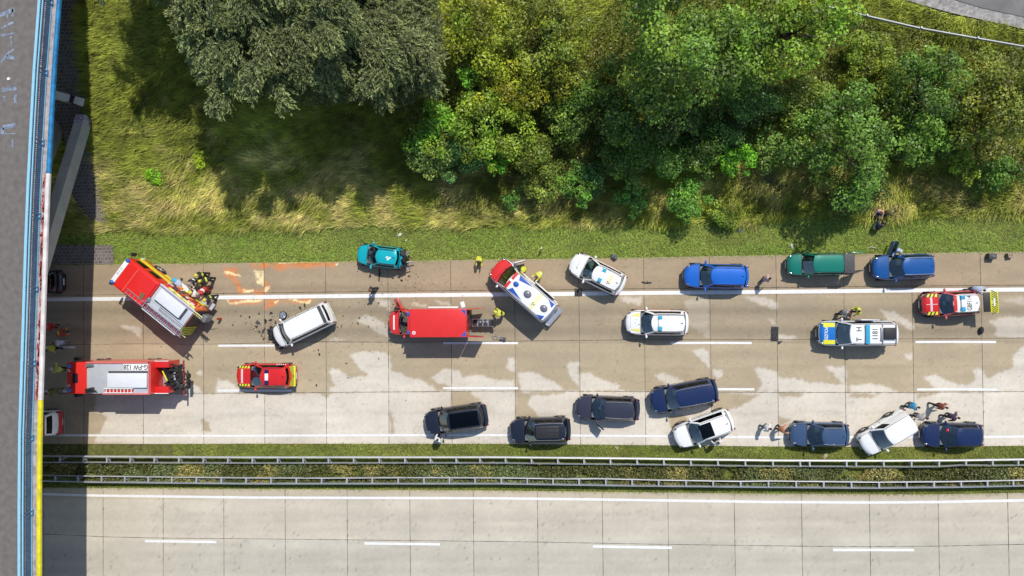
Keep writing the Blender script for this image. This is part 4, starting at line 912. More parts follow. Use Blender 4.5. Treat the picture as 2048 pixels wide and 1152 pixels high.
for k in range(6):
    for sd in (1,-1): mb.box((-H+.27, sd*(.12+.25*k*.55), .943), (.56,.05,.006), sd*.75)
mb.build('tail_chevrons', BLKP, r, False)
mb = MB()
for sd in (1,-1): [mb.box((-H+.75+k*.17, sd*(v['W']/2-.07), .95), (.05,.16,.012), sd*.7) for k in range(5)]
mb.build('side_stripes', WHP, r, False)
v = vehicle('white emergency doctor car tilted across the hard shoulder beside a rock', 'emergency car', (1142,521.5), (1247,574), 1.90, WHT, 'suv', name='emergency_car', group=GE, rails=BLACK); r = v['root']
lightbar(v, v['xt1']-.70, 1.1); H = v['H']; marks('bonnet_lettering', r, v['zh'], OLP, [(H-.66+.05*(i%2), -.34+.085*i, .09 if i > 6 else .05, .05 if i > 6 else .03) for i in range(9)]+[(H-.30+.01*(i%3), -.34+.12*i, .03, .03) for i in range(5)])
mb = MB(); patch(mb, v['xt1']-1.52, v['xt1']-1.26, -.46, .34, v['zroof'], .006); mb.build('roof_band', PYB, r, False); marks('roof_lettering', r, v['zroof'], OLP, [(v['xt1']-1.46+.10*(i%2), -.40+.09*i, .05, .03) for i in range(7)], .010); marks('roof_emblem', r, v['zroof'], BLKP, [(v['xt1']-1.30,.24,.08,.08),(v['xt1']-1.44,.30,.08,.08),(v['xt1']-1.30,.36,.07,.07)], .011)

for sd in (1,-1): mb = MB(); mb.box((.1,sd*(v['W']/2+.006),.72), (3.2,.016,.16)); mb.build('side_band', mat('salmon band', (.72,.30,.25), .5), r, False)
v = vehicle('white emergency car with yellow bonnet corners in the middle of the right lane', 'emergency car', (1250.5,644.6), (1377,645.8), 1.92, WHT, 'suv', name='emergency_car', group=GE, rails=BLACK); r = v['root']; H = v['H']
lightbar(v, v['xt1']-.62, 1.1); marks('bonnet_lettering', r, v['zh'], OLP, [(H-.36+.03*(i%2), -.34+.10*i, .05, .05 if i%3 == 0 else .025) for i in range(8)]+[(H-.72,.0,.08,.03),(H-.82,-.22,.06,.06),(H-.82,.24,.04,.04),(H-.98,.14,.08,.08)])

for sd in (1,-1): mb = MB(); tri(mb, [(v['xc']+.10,sd*.74),(H-.30,sd*.50),(v['xc']+.10,sd*.46)], v['zh'], .008); mb.build('bonnet_corner', YELP, r, False)

for sd in (1,-1): mb = MB(); mb.box((.1,sd*(v['W']/2+.006),.72), (3.2,.016,.18)); mb.build('side_band', mat('orange red band', (.70,.14,.07), .5), r, False)
v = vehicle('red and white fire command car with its striped tailgate raised', 'fire car', (1841.5,609.5), (1957,604.5), 1.84, paint('pinkish red', (.60,.10,.11)), 'suv', name='command_car', group=GE, roofm=WHT, hoodm=VRED, rails=WHT, zr=1.62); r = v['root']; H = v['H']
lightbar(v, v['xt1']-.62, 1.15, CYANL); lettering('roof_lettering', 'GBF114', .46, v['xt1']-1.12, 0, R_(-90), v['zroof'], BLKP, r, .72)
mb = MB(); patch(mb, v['xt1']-.03, v['xt1']-.25, -.62, .62, v['zroof'], .006); mb.build('roof_band', REDP, r, False)
for sd in (1,-1):
    y = .66; chevron(r, 'bonnet_stripe', ([(v['xc']+.1, H-.30, sd*y-.11, sd*y+.11)], [(v['xc']+.2+k*.26, v['xc']+.31+k*.26, sd*y-.11, sd*y+.11, .10) for k in range(3)]), YELLOW, BLKP, v['zh'])
mb = MB(); patch(mb, H-.66, H-.52, -.52, .52, v['zh'], .007); mb.build('bonnet_band', mat('pale rose band', (.74,.60,.62), .5), r, False); marks('bonnet_lettering', r, v['zh'], mat('grey pink print', (.45,.25,.25), .5), [(H-.60+.03*(i%2), -.42+.14*i, .05, .04) for i in range(7)], .012)
mb = MB(); patch(mb, v['xc']+.1, H-.68, -.02, .02, v['zh'], .007); patch(mb, H-.50, H-.25, -.02, .02, v['zh'], .007); mb.build('bonnet_line', MATS['pale rose band'], r, False)['kind'] = 'stuff'
mb = MB(); mb.box((v['xc']-.38,-.05,v['zb']+.03), (.16,.24,.02), .4); mb.build('dashboard_paper', WHP, r, False)
mb = MB(); mb.box((-H-.02,0,1.63), (.46,1.4,.05), 0, 0, .02, .12); g = mb.build('tailgate', BLACK, r)
mb = MB(); mb.box((-H-.50,0,1.70), (.50,1.55,.07), 0, 0, .03, .28); mb.build('tailgate_panel', YELLOW, r); mb = MB()
for k in range(6):
    for sd in (1,-1): mb.box((-H-.50, sd*(.10+.13*k), 1.742), (.46,.05,.012), sd*.6, 0, 0, .28)
mb.build('tailgate_chevrons', BLKP, r, False); mb = MB(); mb.box((-H-.48,0,1.75), (.12,.55,.03), 0, 0, .01, .28); mb.build('number_plate', WHITE, r, False)
v = vehicle('police van with blue and yellow bonnet and large roof numbers', 'police van', (1634.5,666.4), (1786.5,666.4), 1.90, paint('silver white', (.68,.70,.74), .1), 'van', name='police_van', group=GE, hoodm=BLUP if 0 else paint('police blue', (.01,.16,.52)), roofm=WHT, zb=1.12, zr=1.97, hood=1.05, wsl=.72, nose=1.0, rails=None); r = v['root']; H = v['H']; f = v['zroof']

for sd in (1,-1): mb = MB(); patch(mb, v['xc']+.06, H-.30, sd*.64-.16, sd*.64+.16, v['zh'], .007, 5, 0); mb.build('bonnet_corner', YELLOW, r, False)
lettering('bonnet_lettering', 'POLIZEI', .32, H-.48, 0, R_(90), v['zh'], WHP, r, .85)
lettering('roof_lettering', 'T   H', .50, v['xt1']-.62, 0, R_(-90), f, BLKP, r, 1.0); lettering('roof_lettering', '1181', .54, v['xt1']-1.75, 0, R_(-90), f, BLKP, r, .82)
mb = MB(); mb.box((v['xt1']-1.18,0,v['zr']+.10), (.30,1.42,.15), 0, 0, .06); mb.build('light_bar', CYANL, r)
mb = MB(); mb.box((v['xt1']-2.75,-.05,v['zr']+.10), (.85,.85,.10), 0, 0, .02); mb.build('signal_board', BLACK, r); mb = MB(); mb.box((v['xt1']-2.2,0,v['zr']+.05), (.18,1.0,.07), 0, 0, .02); [mb.box((v['xt1']-2.75+s_*.48,0,v['zr']+.04), (.05,1.45,.05)) for s_ in (1,-1)]; mb.build('roof_rack', GREY, r)
mb = MB(); mb.box((-.55,-(v['W']/2+.08),1.25), (1.35,.06,1.45), 0, 0, .03); mb.build('sliding_door', v['pt'], r)

# --- ambulances
v = vehicle('white ambulance van with red nose and blue roof wedges slanted over the edge line', 'ambulance', (990.5,530.5), (1103.5,629.5), 2.0, WHT, 'boxvan', name='ambulance', group=GE, zb=1.35, zr=2.65, hood=.68, hoodm=VRED2, panel=.22, rwin=False, nose=1.12, wsl=.85); r = v['root']; f = v['zroof']; x1 = v['xt1']
mb = MB(); [patch(mb, x1-.04, x1-.26, a, b, f, .008) for a, b in ((-.72,-.1),(.1,.72))]; mb.build('front_band', REDP, r, False)

for sd in (1,-1): mb = MB(); tri(mb, [(x1-1.75,sd*.66),(x1-.42,sd*.70),(x1-.60,sd*.36)], f, .008); mb.build('roof_wedge', BLUP, r, False)
for sd in (1,-1): mb = MB(); tri(mb, [(v['xr1']+.15,sd*.76),(v['xr1']+.75,sd*.74),(v['xr1']+.15,sd*.40)], f, .008); mb.build('rear_wedge', BLUP, r, False)
for x, s_, m in ((x1-.62,.20,BLUEL),(x1-1.75,.28,mat('grey beacon dome', (.16,.16,.20), .3, coat=.4)),(x1-3.35,.26,MATS['grey beacon dome'])):
    mb = MB(); mb.ell((x,0,f(x,0)), (s_*1.15,s_,.14), 14, 6, 0, 0.); mb.build('roof_beacon', m, r)
mb = MB(); patch(mb, x1-2.72, x1-2.40, -.70, .70, f, .007); mb.build('roof_band', PYB, r, False); marks('roof_emblem', r, f, BLKP, [(x1-2.48,.20,.08,.08),(x1-2.48,.34,.08,.08),(x1-2.62,.27,.09,.09)], .011)
mb = MB(); P = [(-v['H']-.10,-.85,.55),(-v['H']-.42,-.80,.55),(-v['H']-.42,.80,.55),(-v['H']-.10,.85,.55)]; mb.tube(P, .05, 6); mb.box((-v['H']-.2,0,.5), (.36,1.55,.06)); mb.build('rear_step', SILVER, r)
mb = MB(); mb.box((-1.3,-(v['W']/2+.07),1.5), (1.9,.08,2.0), 0, 0, .03); mb.build('sliding_door', WHT, r); open_door(v, -1, R_(55), ln=.95)
v = vehicle('red ambulance with box body and open rear doors in the right lane', 'ambulance', (779.5,644.5), (940,644), 1.98, VRED2, 'boxvan', name='ambulance', group=GE, zb=1.25, zr=2.15, hood=.72, panel=.22, rwin=False, nose=1.08, wsl=.85); r = v['root']; H = v['H']
xb0, xb1 = -H+.02, v['xt1']-.30
mb = MB(); mb.box(((xb0+xb1)/2,0,1.72), (xb1-xb0,2.12,2.15), 0, 0, .06); mb.build('box_body', VRED2, r)
mb = MB(); mb.box((v['xt1']-.30,0,2.32), (.50,1.7,.5), 0, 0, .16); mb.build('roof_fairing', VRED2, r)
f2 = lambda x, y: 2.795
for sd in (1,-1): mb = MB(); tri(mb, [(v['xt1']-.35,sd*.82),(v['xt1']+.02,sd*.78),(v['xt1']-.35,sd*.42)], lambda x, y: 2.64, .0); mb.build('cab_wedge', BLUP, r, False)

for sd in (1,-1): mb = MB(); tri(mb, [(xb0+.06,sd*1.0),(xb0+.40,sd*1.0),(xb0+.06,sd*.55)], f2, .006); mb.build('rear_wedge', BLUP, r, False)
mb = MB(); patch(mb, H-.52, H-.40, -.55, .55, v['zh'], .01); mb.build('bonnet_band', WHP, r, False); mb = MB(); mb.cyl((xb1-.32,.72,2.80), .13, .02); mb.build('roof_emblem', WHP, r); mb = MB(); mb.cyl((xb1-.32,.72,2.812), .075, .01); mb.build('roof_emblem_centre', mat('dull red print', (.5,.18,.16), .5), r)
for sd, a in ((1,0.06),(-1,.10)):
    mb = MB(); mb.box((xb0-.60,sd*(1.03+.3*a),1.72), (1.15,.05,1.9), -sd*a, 0, .02); o = mb.build('rear_door', VRED2, r); mb = MB(); mb.box((xb0-.60,sd*(.995+.3*a),2.0), (.7,.012,.7), -sd*a); mb.build('window', SIDEG, o, False)
open_door(v, -1, R_(115), ln=.95); mb = MB(); mb.box(((xb0+xb1)/2-.2,-1.16,1.2), (2.3,.10,.9), 0, 0, .02); mb.build('side_locker', WHITE, r); mb = MB(); mb.box((xb0+.4,-1.35,1.6), (.3,.45,.5), .3, 0, .05); mb.build('open_hatch', WHITE, r)
mb = MB(); mb.box((xb0-.06,-.62,1.3), (.16,.62,1.5)); mb.build('interior_locker', BLACK, r, False)
v = vehicle('white ambulance with red stripes seen only by its tail under the bridge', 'ambulance', (8,844.5), (123,845), 1.98, WHT, 'van', name='ambulance', group=GE, zb=1.1, zr=2.25, rwin=True); r = v['root']; H = v['H']
mb = MB(); mb.box((-H-.02,0,.82), (.05,1.75,.35), 0, 0, .01); mb.build('tail_band', REDP, r); mb = MB(); patch(mb, v['xr1']+.04, v['xr1']+.30, -.75, .75, v['zroof'], .01); mb.build('roof_band', REDP, r, False); mb = MB(); mb.box((-H-.06,0,.48), (.14,1.8,.2), 0, 0, .04); mb.build('rear_bumper', GREY, r)

# --- fire engines
def base_truck(label, f, r, W, hz, name='fire_engine'):
    C, L, hd = place(f, r, hz); root = thing(name, label, 'fire engine', (C[0], C[1], 0), hd, GE); return root, L, L/2
r, L, H = base_truck('fire engine with red crew cab, silver roof and ladder, standing diagonally across the edge line', (236,540), (368.5,646.5), 2.45, 3.05)
PINKR = paint('neon red', (.70,.022,.018), 0); ORNG = paint('orange red', (.72,.13,.02), 0)
mb = MB(); mb.box((H-1.62,0,1.78), (3.25,2.42,2.4), 0, 0, .16); mb.build('cab', PINKR, r)
mb = MB(); mb.prism([(H-.36,-.78),(H-.36,.78),(H-.75,1.02),(H-3.1,1.05),(H-3.1,-1.05),(H-.75,-1.02)], 2.97, 3.06); mb.build('cab_roof', PINKR, r)
mb = MB(); mb.box((H-1.25,0,3.065), (.03,2.1,.02)); mb.build('roof_seam', mat('pale red line', (.75,.2,.16), .5), r, False)
mb = MB(); mb.box((H-.17,0,2.99), (.36,1.85,.14), 0, 0, .03); mb.build('front_sign', WHITE, r)
lettering('front_lettering', 'GERA 11', .24, H-.17, 0, R_(90), lambda x, y: 3.063, BLKP, r) if 0 else None
mb = MB(); [mb.box((H-.12+dx, y, 3.065), (.05,.05,.012)) for dx, y in ((0,.25),(0,.17),(-.1,.25),(0,0),(-.1,.02),(0,-.2),(-.1,-.22),(0,-.3))]; mb.build('front_lettering', BLKP, r, False)
for sd in (1,-1): mb = MB(); mb.ell((H-.17,sd*1.02,3.0), (.19,.17,.16), 12, 6); mb.build('beacon', BLUEL, r)
mb = MB(); mb.box((H+.06,0,2.1), (.10,1.9,.9), 0, 0, .03); mb.build('windscreen', SIDEG, r); mb = MB(); mb.box((H+.10,0,.75), (.22,2.3,.4), 0, 0, .05); mb.build('bumper', WHITE, r)
for sd in (1,-1): mb = MB(); mb.box((H+.22,sd*1.40,2.15), (.2,.26,.55), 0, 0, .05); mb.tube([(H-.1,sd*1.18,2.7),(H+.2,sd*1.4,2.5)], .025); mb.build('wing_mirror', BLACK, r)
for x in (H-.85, H-2.15): mb = MB(); [mb.box((x,sd*1.212,2.2), (.95,.02,.75), 0, 0, .008) for sd in (1,-1)]; mb.build('side_window', SIDEG, r)
mb = MB(); [mb.box((H-1.65,sd*1.222,1.45), (3.1,.03,.42)) for sd in (1,-1)]; mb.box((-.9,-1.26,.80), (4.2,.03,.28)); mb.build('yellow_band', YELLOW, r, False)
mb = MB(); [mb.box((H-1.65,sd*1.222,1.05), (3.1,.026,.3)) for sd in (1,-1)]; mb.build('orange_band', ORNG, r, False)
mb = MB(); mb.box((-1.62,0,1.62), (L-3.3,2.42,2.1), 0, 0, .05); mb.build('equipment_body', ORNG, r)
mb = MB(); mb.box((-1.62,0,2.78), (L-3.3,2.42,.16), 0, 0, .03); mb.build('roof_deck', ALU, r)
mb = MB(); mb.box((-1.50,-.50,2.97), (L-4.2,.98,.24), 0, 0, .04); mb.build('roof_locker', mat('white roof locker', (.68,.70,.74), .4, var=.03), r)
mb = MB(); mb.box((-1.50,.06,2.90), (L-4.3,.07,.12)); mb.box((-H+.52,-.45,2.9), (.08,.98,.12)); mb.build('roof_gutter', DARKGREY, r, False)
mb = MB(); mb.box((-1.6,1.17,2.93), (L-3.3,.05,.16)); mb.box((-1.6,-1.17,2.90), (L-3.3,.05,.10)); mb.build('roof_rail', mat('white rail', (.72,.72,.72), .4), r, False)
mb = MB(); mb.box((-1.6,-1.10,2.93), (L-3.4,.07,.06)); mb.build('roof_edge_trim', mat('violet grey trim', (.30,.22,.34), .5), r, False)
mb = MB()
for y in (.66,1.02): mb.box((-.95,y,3.06), (5.6,.06,.09))
for k in range(17): mb.box((-3.55+.33*k,.84,3.05), (.05,.34,.05))
mb.build('ladder_rails', SILVER, r, False)
mb = MB(); [mb.box((-3.45+.33*k,.84,3.0), (.17,.30,.06), .35) for k in range(16)]; mb.build('ladder_rungs', mat('dark red rungs', (.25,.02,.04), .6), r, False)
mb = MB(); [mb.box((-2.2,y,2.88), (2.4,.04,.05)) for y in (.25,.40,.50)]; mb.box((.15,.38,2.93), (.5,.35,.14), .3, 0, .04); mb.build('roof_tools', GREY, r); mb = MB(); mb.box((.55,.35,3.09), (.28,.42,.10), .2); [mb.box((.5+.1*k,.35,3.15), (.04,.4,.03), .2) for k in range(3)]; mb.build('roof_monitor', mat('bronze fitting', (.25,.17,.08), .5, .3), r)
rg = np.random.default_rng(3); mb = MB()
for i in range(26): mb.box((rg.uniform(-H+.5,.1), -1.235-rg.uniform(0,.06), rg.uniform(.9,2.5)), (rg.uniform(.15,.5),.12,rg.uniform(.15,.4)), 0, int(rg.integers(0,4)))
mb.build('equipment_shelf', [DARKGREY, mat('pale equipment', (.62,.62,.58), .5), RED, mat('orange equipment', (.7,.24,.04), .5)], r, False)
mb = MB(); mb.box((-1.9,-1.33,2.86), (2.6,.16,.04), 0, 0, .01, 0, .35); mb.build('raised_shutter', mat('yellow red shutter edge', (.55,.50,.12), .5, var=.4, vs=3), r)
mb = MB(); mb.box((-2.6,-1.58,.78), (1.8,.55,.05)); mb.build('folding_step', mat('grey step plate', (.42,.44,.46), .5), r)
for x in (H-1.35, -H+2.15):
    for sd in (1,-1): wheel(r, x, sd*1.10, .52, .30, WHITE)
mb = MB(); mb.box((-H+.02,.82,1.7), (.10,.75,2.0)); mb.build('rear_panel', YELLOW, r, False); mb = MB(); [mb.box((-H-.04,.55+k*.17,1.7), (.02,.07,2.0)) for k in range(4)]; mb.build('rear_stripes', BLKP, r, False)
mb = MB(); mb.box((-H+.02,-.35,1.6), (.12,1.5,1.7)); mb.build('pump_bay', mat('dark brown pump bay', (.06,.035,.03), .7, var=.5, vs=4), r, False)
mb = MB(); mb.box((-H-.35,-.95,2.75), (.75,.10,.08)); mb.box((-H-.35,-1.15,2.9), (.9,.06,.08)); mb.box((-H-.33,.9,2.78), (.6,.05,.05)); mb.build('raised_tailgate_frame', mat('pale yellow frame', (.68,.66,.30), .5), r, False)
mb = MB(); [mb.box((-H-.05-k*.15,-.98,2.80), (.06,.45,.03), .5) for k in range(5)]; mb.build('frame_stripes', BLKP, r, False)
mb = MB(); mb.box((-H-.30,-.65,1.0), (.5,.5,.9), 0, 0, .04); mb.tube([(-H-.3,-.5,1.3),(-H-.8,-1.3,1.7)], .03); mb.build('hose_reel', GREY, r)

r, L, H = base_truck('fire engine with silver roof numbers carrying a black forklift at its tail', (137,755.5), (332,755.5), 2.5, 2.7)
mb = MB(); mb.box((H-.85,0,1.75), (1.7,2.45,2.35), 0, 0, .14); mb.build('cab', PINKR if 0 else VRED2, r)
mb = MB(); mb.box((H-.72,.0,2.95), (.42,.72,.05), 0, 0, .02); mb.build('roof_hatch', mat('dark hatch glass', (.015,.017,.03), .25), r)
for sd in (1,-1):
    mb = MB(); mb.ell((H-.22,sd*.92,2.93), (.17,.17,.15), 12, 6, 0, -.3); mb.build('beacon', BLUEL, r); mb = MB(); mb.tube([(H-.02,sd*.55,2.93),(H-.3,sd*.50,2.98),(H-.3,sd*.62,2.98),(H-.02,sd*.67,2.93)], .02, 5); mb.build('grab_handle', WHITE, r)
    mb = MB(); mb.box((H-.35,sd*1.42,2.1), (.35,.24,.6), 0, 0, .06); mb.tube([(H-.4,sd*1.2,2.7),(H-.35,sd*1.42,2.5)], .025); mb.build('wing_mirror', BLACK, r)
    mb = MB(); mb.box((H-.8,sd*1.23,2.15), (1.1,.02,.75)); mb.build('side_window', SIDEG, r, False)
mb = MB(); mb.box((H+.0,0,2.15), (.06,2.1,.85)); mb.build('windscreen', SIDEG, r, False); mb = MB(); mb.box((H+.05,0,.75), (.2,2.4,.45), 0, 0, .05); mb.build('bumper', WHITE, r)
bx0, bx1 = -H+1.10, H-1.62
mb = MB(); mb.box(((bx0+bx1)/2,0,1.70), (bx1-bx0,2.5,2.3), 0, 0, .04); mb.build('equipment_body', VRED2, r)
mb = MB(); mb.box(((bx0+bx1)/2,0,2.90), (bx1-bx0-.06,2.36,.10), 0, 0, .02); mb.build('roof_deck', ALU, r)
mb = MB(); mb.box((bx0+1.72,.16,3.04), (3.1,1.1,.20), 0, 0, .03); mb.build('roof_locker', mat('white roof locker', (.68,.70,.74), .4), r)
mb = MB(); mb.box((bx0+1.72,-.46,2.965), (3.1,.16,.03)); mb.build('roof_gutter', DARKGREY, r, False)
mb = MB(); mb.box((bx0+1.12,-.84,2.965), (2.0,.52,.02)); mb.build('number_panel', WHITE, r, False); lettering('roof_lettering', 'G-FW 128', .52, bx0+1.12, -.84, 0, lambda x, y: 2.976, BLKP, r, .86)
mb = MB(); mb.box(((bx0+bx1)/2,-1.19,2.98), (bx1-bx0,.12,.12)); mb.box((bx0+1.9,1.20,2.98), (3.6,.10,.12)); mb.box((bx0+.07,0,2.98), (.10,2.5,.12)); mb.build('roof_edge', mat('light red edge', (.66,.16,.15), .45), r, False)
mb = MB()
for y in (.78,1.10): mb.box((bx0+2.4,y,3.09), (2.3,.06,.08))
for k in range(8): mb.box((bx0+1.4+.28*k,.94,3.08), (.05,.3,.05))
mb.build('ladder_rails', WHITE, r, False); mb = MB(); mb.box((bx0+2.4,.94,2.99), (2.2,.28,.04)); mb.build('ladder_bed', RED, r, False)
mb = MB(); mb.box((bx1-.35,.9,3.08), (.7,.35,.16), .2, 0, .05); mb.tube([(bx1-.1,1.1,3.1),(bx1-.5,.8,3.25),(bx1-.9,1.0,3.1)], .05); mb.build('hose_coil', BLACK, r); mb = MB(); mb.box((bx1-.35,-.98,3.06), (.55,.2,.12), .1, 0, .04); mb.tube([(bx1-.05,-1.05,3.1),(bx1-.05,-.85,3.1)], .05); mb.build('roof_lamp', GREY, r)
for sd in (1,-1): mb = MB(); mb.box((bx0-.55,sd*.98,1.55), (1.1,.50,1.6), 0, 0, .05); mb.build('rear_wing', VRED, r)
mb = MB(); mb.box((bx0-.55,0,1.15), (1.1,1.46,.10)); mb.build('rear_platform', mat('grey tread plate', (.33,.34,.36), .5, .3), r, False)
mb = MB(); [mb.box((bx0-.55,sd*1.24,2.37), (1.1,.05,.05)) for sd in (1,-1)]; mb.build('rear_wing_edge', WHITE, r, False)
for x in (H-1.35, -H+2.2):
    for sd in (1,-1): wheel(r, x, sd*1.12, .52, .30, WHITE)
# forklift carried at the tail
c = at(348,757,1.6); root = thing('carried_forklift', 'black forklift with red mast bar hung on the tail of the fire engine', 'forklift', (c[0], c[1], 0), math.pi)
rg = np.random.default_rng(9); mb = MB()
mb.box((.25,0,1.1), (.9,1.9,.7), 0, 0, .1); [mb.box((rg.uniform(-.75,.55), rg.uniform(-1.0,1.0), rg.uniform(1.1,1.9)), (rg.uniform(.15,.6),rg.uniform(.1,.45),rg.uniform(.1,.4)), rg.uniform(0,3), 0, .04, rg.uniform(-.4,.4)) for i in range(34)]
mb.build('chassis', BLACK, root)
mb = MB()
for i in range(9): a = rg.uniform(-.9,.9); mb.tube([(rg.uniform(.2,.7),a,1.9),(rg.uniform(-.2,.2),a+rg.uniform(-.4,.4),2.15),(rg.uniform(-.9,-.5),a+rg.uniform(-.3,.3),1.5)], rg.uniform(.03,.06), 6)
mb.build('hydraulic_hose', RUBBER, root)
mb = MB(); mb.tube([(.72,-.62,1.95),(.30,.15,2.0)], .05, 6); mb.build('yellow_lever', YELLOW, root)
mb = MB(); mb.tube([(-.72,1.38,1.5),(-.72,-1.38,1.5)], .07, 8); mb.build('mast_bar', mat('dark red steel', (.22,.02,.03), .5, var=.2), root)
for y in (-.15,.3,.65): mb = MB(); mb.cyl((-.95,y,1.2), .22, .16, 'x', 16); mb.build('wheel', RUBBER, root)
mb = MB(); [mb.ell((rg.uniform(-.4,.3), rg.uniform(-.7,.7), 1.95), (.10,.08,.08), 8, 5) for i in range(5)]; mb.build('fitting', GREY, root)

# ================================================================ PEOPLE
CLOTH = {}
def cloth(name, col): return mat('cloth '+name, col, .85, var=.18, vs=9)
NAVYC = cloth('dark navy', (.02,.023,.035)); BLK = cloth('black', (.018,.018,.02)); HIV = mat('hi-vis cloth', (.56,.58,.05), .7, var=.15, vs=8); WHC = cloth('white', (.66,.66,.64)); GRC = cloth('grey', (.25,.25,.27)); REDC = cloth('red', (.45,.04,.035)); BRN = cloth('brown', (.22,.07,.04)); BLC = cloth('light blue', (.06,.30,.50)); OLV = cloth('olive', (.16,.15,.05)); JEAN = cloth('denim', (.05,.07,.13)); STRP = cloth('striped grey', (.40,.38,.38)); BEI = cloth('beige', (.42,.33,.24)); PLUM = cloth('plum', (.07,.045,.075)); LBL = cloth('pale blue', (.38,.45,.56)); PNK = cloth('rose', (.55,.36,.34)); ORC = cloth('orange brown', (.48,.20,.10))
HAIRD = mat('dark hair', (.025,.018,.014), .7, var=.3, vs=20); HAIRB = mat('brown hair', (.10,.055,.03), .7, var=.3, vs=20); HAIRF = mat('fair hair', (.42,.31,.17), .7, var=.2, vs=20)
HELM = mat('yellow helmet', (.66,.66,.04), .35, coat=.4); HELW = mat('white helmet', (.62,.52,.54), .35, coat=.4); HELG = mat('grey helmet', (.34,.30,.28), .4, coat=.3)
def person(label, hx, hy, face, top, legs, head=HAIRD, pose='stand', lean=8, arms=((20,12,30),(-10,12,15)), stride=.07, sleeve=True, group='people at the accident site', terrain=False, stripe=None, hh=1.75, sit_dir=0):
    """hx, hy: photo place of the head; face: degrees; arms: (forward, outward, elbow) left and right"""
    le = R_(lean); HZ = {'stand':.93,'kneel':.50,'sit':.14,'crouch':.42}[pose]; sc = hh/1.75
    hloc = np.array([math.sin(le)*.70+.02, 0, HZ+math.cos(le)*.70])*sc
    hz = hloc[2]; p = att(hx, hy, hz) if terrain else at(hx, hy, hz)
    a = R_(face); c, s_ = math.cos(a), math.sin(a); bx, by = p[0]-hloc[0]*c, p[1]-hloc[0]*s_; gz = float(zt(bx, by)) if terrain else 0.
    root = thing('person', label, 'person', (bx, by, gz), a, group); root.scale = (sc,sc,sc)
    def up(x, y, z): return Vector((x*math.cos(le)+z*math.sin(le), y, HZ+z*math.cos(le)-x*math.sin(le)))
    J = []; E = []; seg = []
    def J_(v, r_): J.append((Vector(v), r_)); return len(J)-1
    def E_(i, j, m): E.append((i, j)); seg.append((i, j, m))
    pel = J_(up(0,0,0), .145); wst = J_(up(.01,0,.17), .135); ch = J_(up(.0,0,.36), .165); nk = J_(up(.0,0,.52), .06); hd = J_(up(.02,0,.60), .058)
    E_(pel,wst,0); E_(wst,ch,0); E_(ch,nk,0); E_(nk,hd,2)
    hands = []
    for sd, (fw, ow, el) in zip((1,-1), arms):
        sh = J_(up(0,sd*.19,.44), .078); E_(ch,sh,0)
        fa, oa = R_(fw), R_(ow); d = Vector((math.sin(fa)*math.cos(oa), sd*math.sin(oa), -math.cos(fa)*math.cos(oa)))
        A = J[sh][0]; d1 = d; B = A+d1*.28; fb = R_(fw+el); d2 = Vector((math.sin(fb)*math.cos(oa*.6), sd*math.sin(oa*.6), -math.cos(fb)*math.cos(oa*.6))); Cc = B+d2*.25
        e = J_(B, .052); w_ = J_(Cc, .036); E_(sh,e,0); E_(e,w_,0 if sleeve else 2); h = J_(Cc+d2*.07, .04); E_(w_,h,2); hands.append((Cc+d2*.07, d2, sd))
    for sd in (1,-1):
        st = stride*sd
        if pose == 'stand': hp = up(0,sd*.09,-.02); kn = Vector((st*.7+.03, sd*.10, .49)); an = Vector((st*1.3-.02, sd*.11, .085)); toe = Vector((st*1.3+.15, sd*.13, .045))
        elif pose == 'kneel': hp = up(0,sd*.09,0); kn = Vector((.30 if sd > 0 else .08, sd*.13, .48 if sd > 0 else .07)); an = Vector((.28 if sd > 0 else -.36, sd*.13, .08)); toe = Vector((.44 if sd > 0 else -.50, sd*.13, .045))
        elif pose == 'crouch': hp = up(0,sd*.10,0); kn = Vector((.38, sd*.17, .50)); an = Vector((.08, sd*.16, .085)); toe = Vector((.25, sd*.18, .045))
        else:
            q = R_(sit_dir); hp = up(0,sd*.10,0); kn = Vector((.40*math.cos(q)-sd*.12*math.sin(q), .40*math.sin(q)+sd*.13, .36)); an = Vector((.76*math.cos(q), .76*math.sin(q)+sd*.13, .085)); toe = an+Vector((.14*math.cos(q), .14*math.sin(q), .02))
        i = J_(hp, .098); k = J_(kn, .066); n_ = J_(an, .046); t = J_(toe, .042); E_(pel,i,1); E_(i,k,1); E_(k,n_,1); E_(n_,t,3)
    b = bmesh.new(); ly = b.verts.layers.skin.verify(); vs = []
    for i, (q, r_) in enumerate(J):
        v = b.verts.new(q); r_ *= 1.45 if i > 4 else 1.45; v[ly].radius = (r_*(.95 if i in (0,1,2) else 1), r_*(1.25 if i in (0,1,2) else 1)); v[ly].use_root = (i == 0); vs.append(v)
    for i, j in E: b.edges.new((vs[i], vs[j]))
    me = bpy.data.meshes.new('t'); b.to_mesh(me); b.free(); o = bpy.data.objects.new('t', me); S.collection.objects.link(o)
    o.modifiers.new('s', 'SKIN').use_smooth_shade = True; o.modifiers.new('u', 'SUBSURF').levels = 1
    dg = bpy.context.evaluated_depsgraph_get(); m2 = bpy.data.meshes.new_from_object(o.evaluated_get(dg)); bpy.data.objects.remove(o); bpy.data.meshes.remove(me)
    V = [tuple(v.co) for v in m2.vertices]; F = [tuple(p_.vertices) for p_ in m2.polygons]
    A0 = np.array([J[i][0] for i, j, m in seg]); D0 = np.array([J[j][0]-J[i][0] for i, j, m in seg]); mm = [m for _, _, m in seg]; ct = np.array([m2.polygons[k].center for k in range(len(F))])
    tt = np.clip(((ct[:,None]-A0)*D0).sum(2)/(D0*D0).sum(1), 0, 1); ds = np.linalg.norm(ct[:,None]-A0-tt[...,None]*D0, axis=2)-np.array([min(J[i][1], J[j][1]) for i, j, _ in seg])*.8
    best = ds.argmin(1); MI = [mm[k] for k in best]
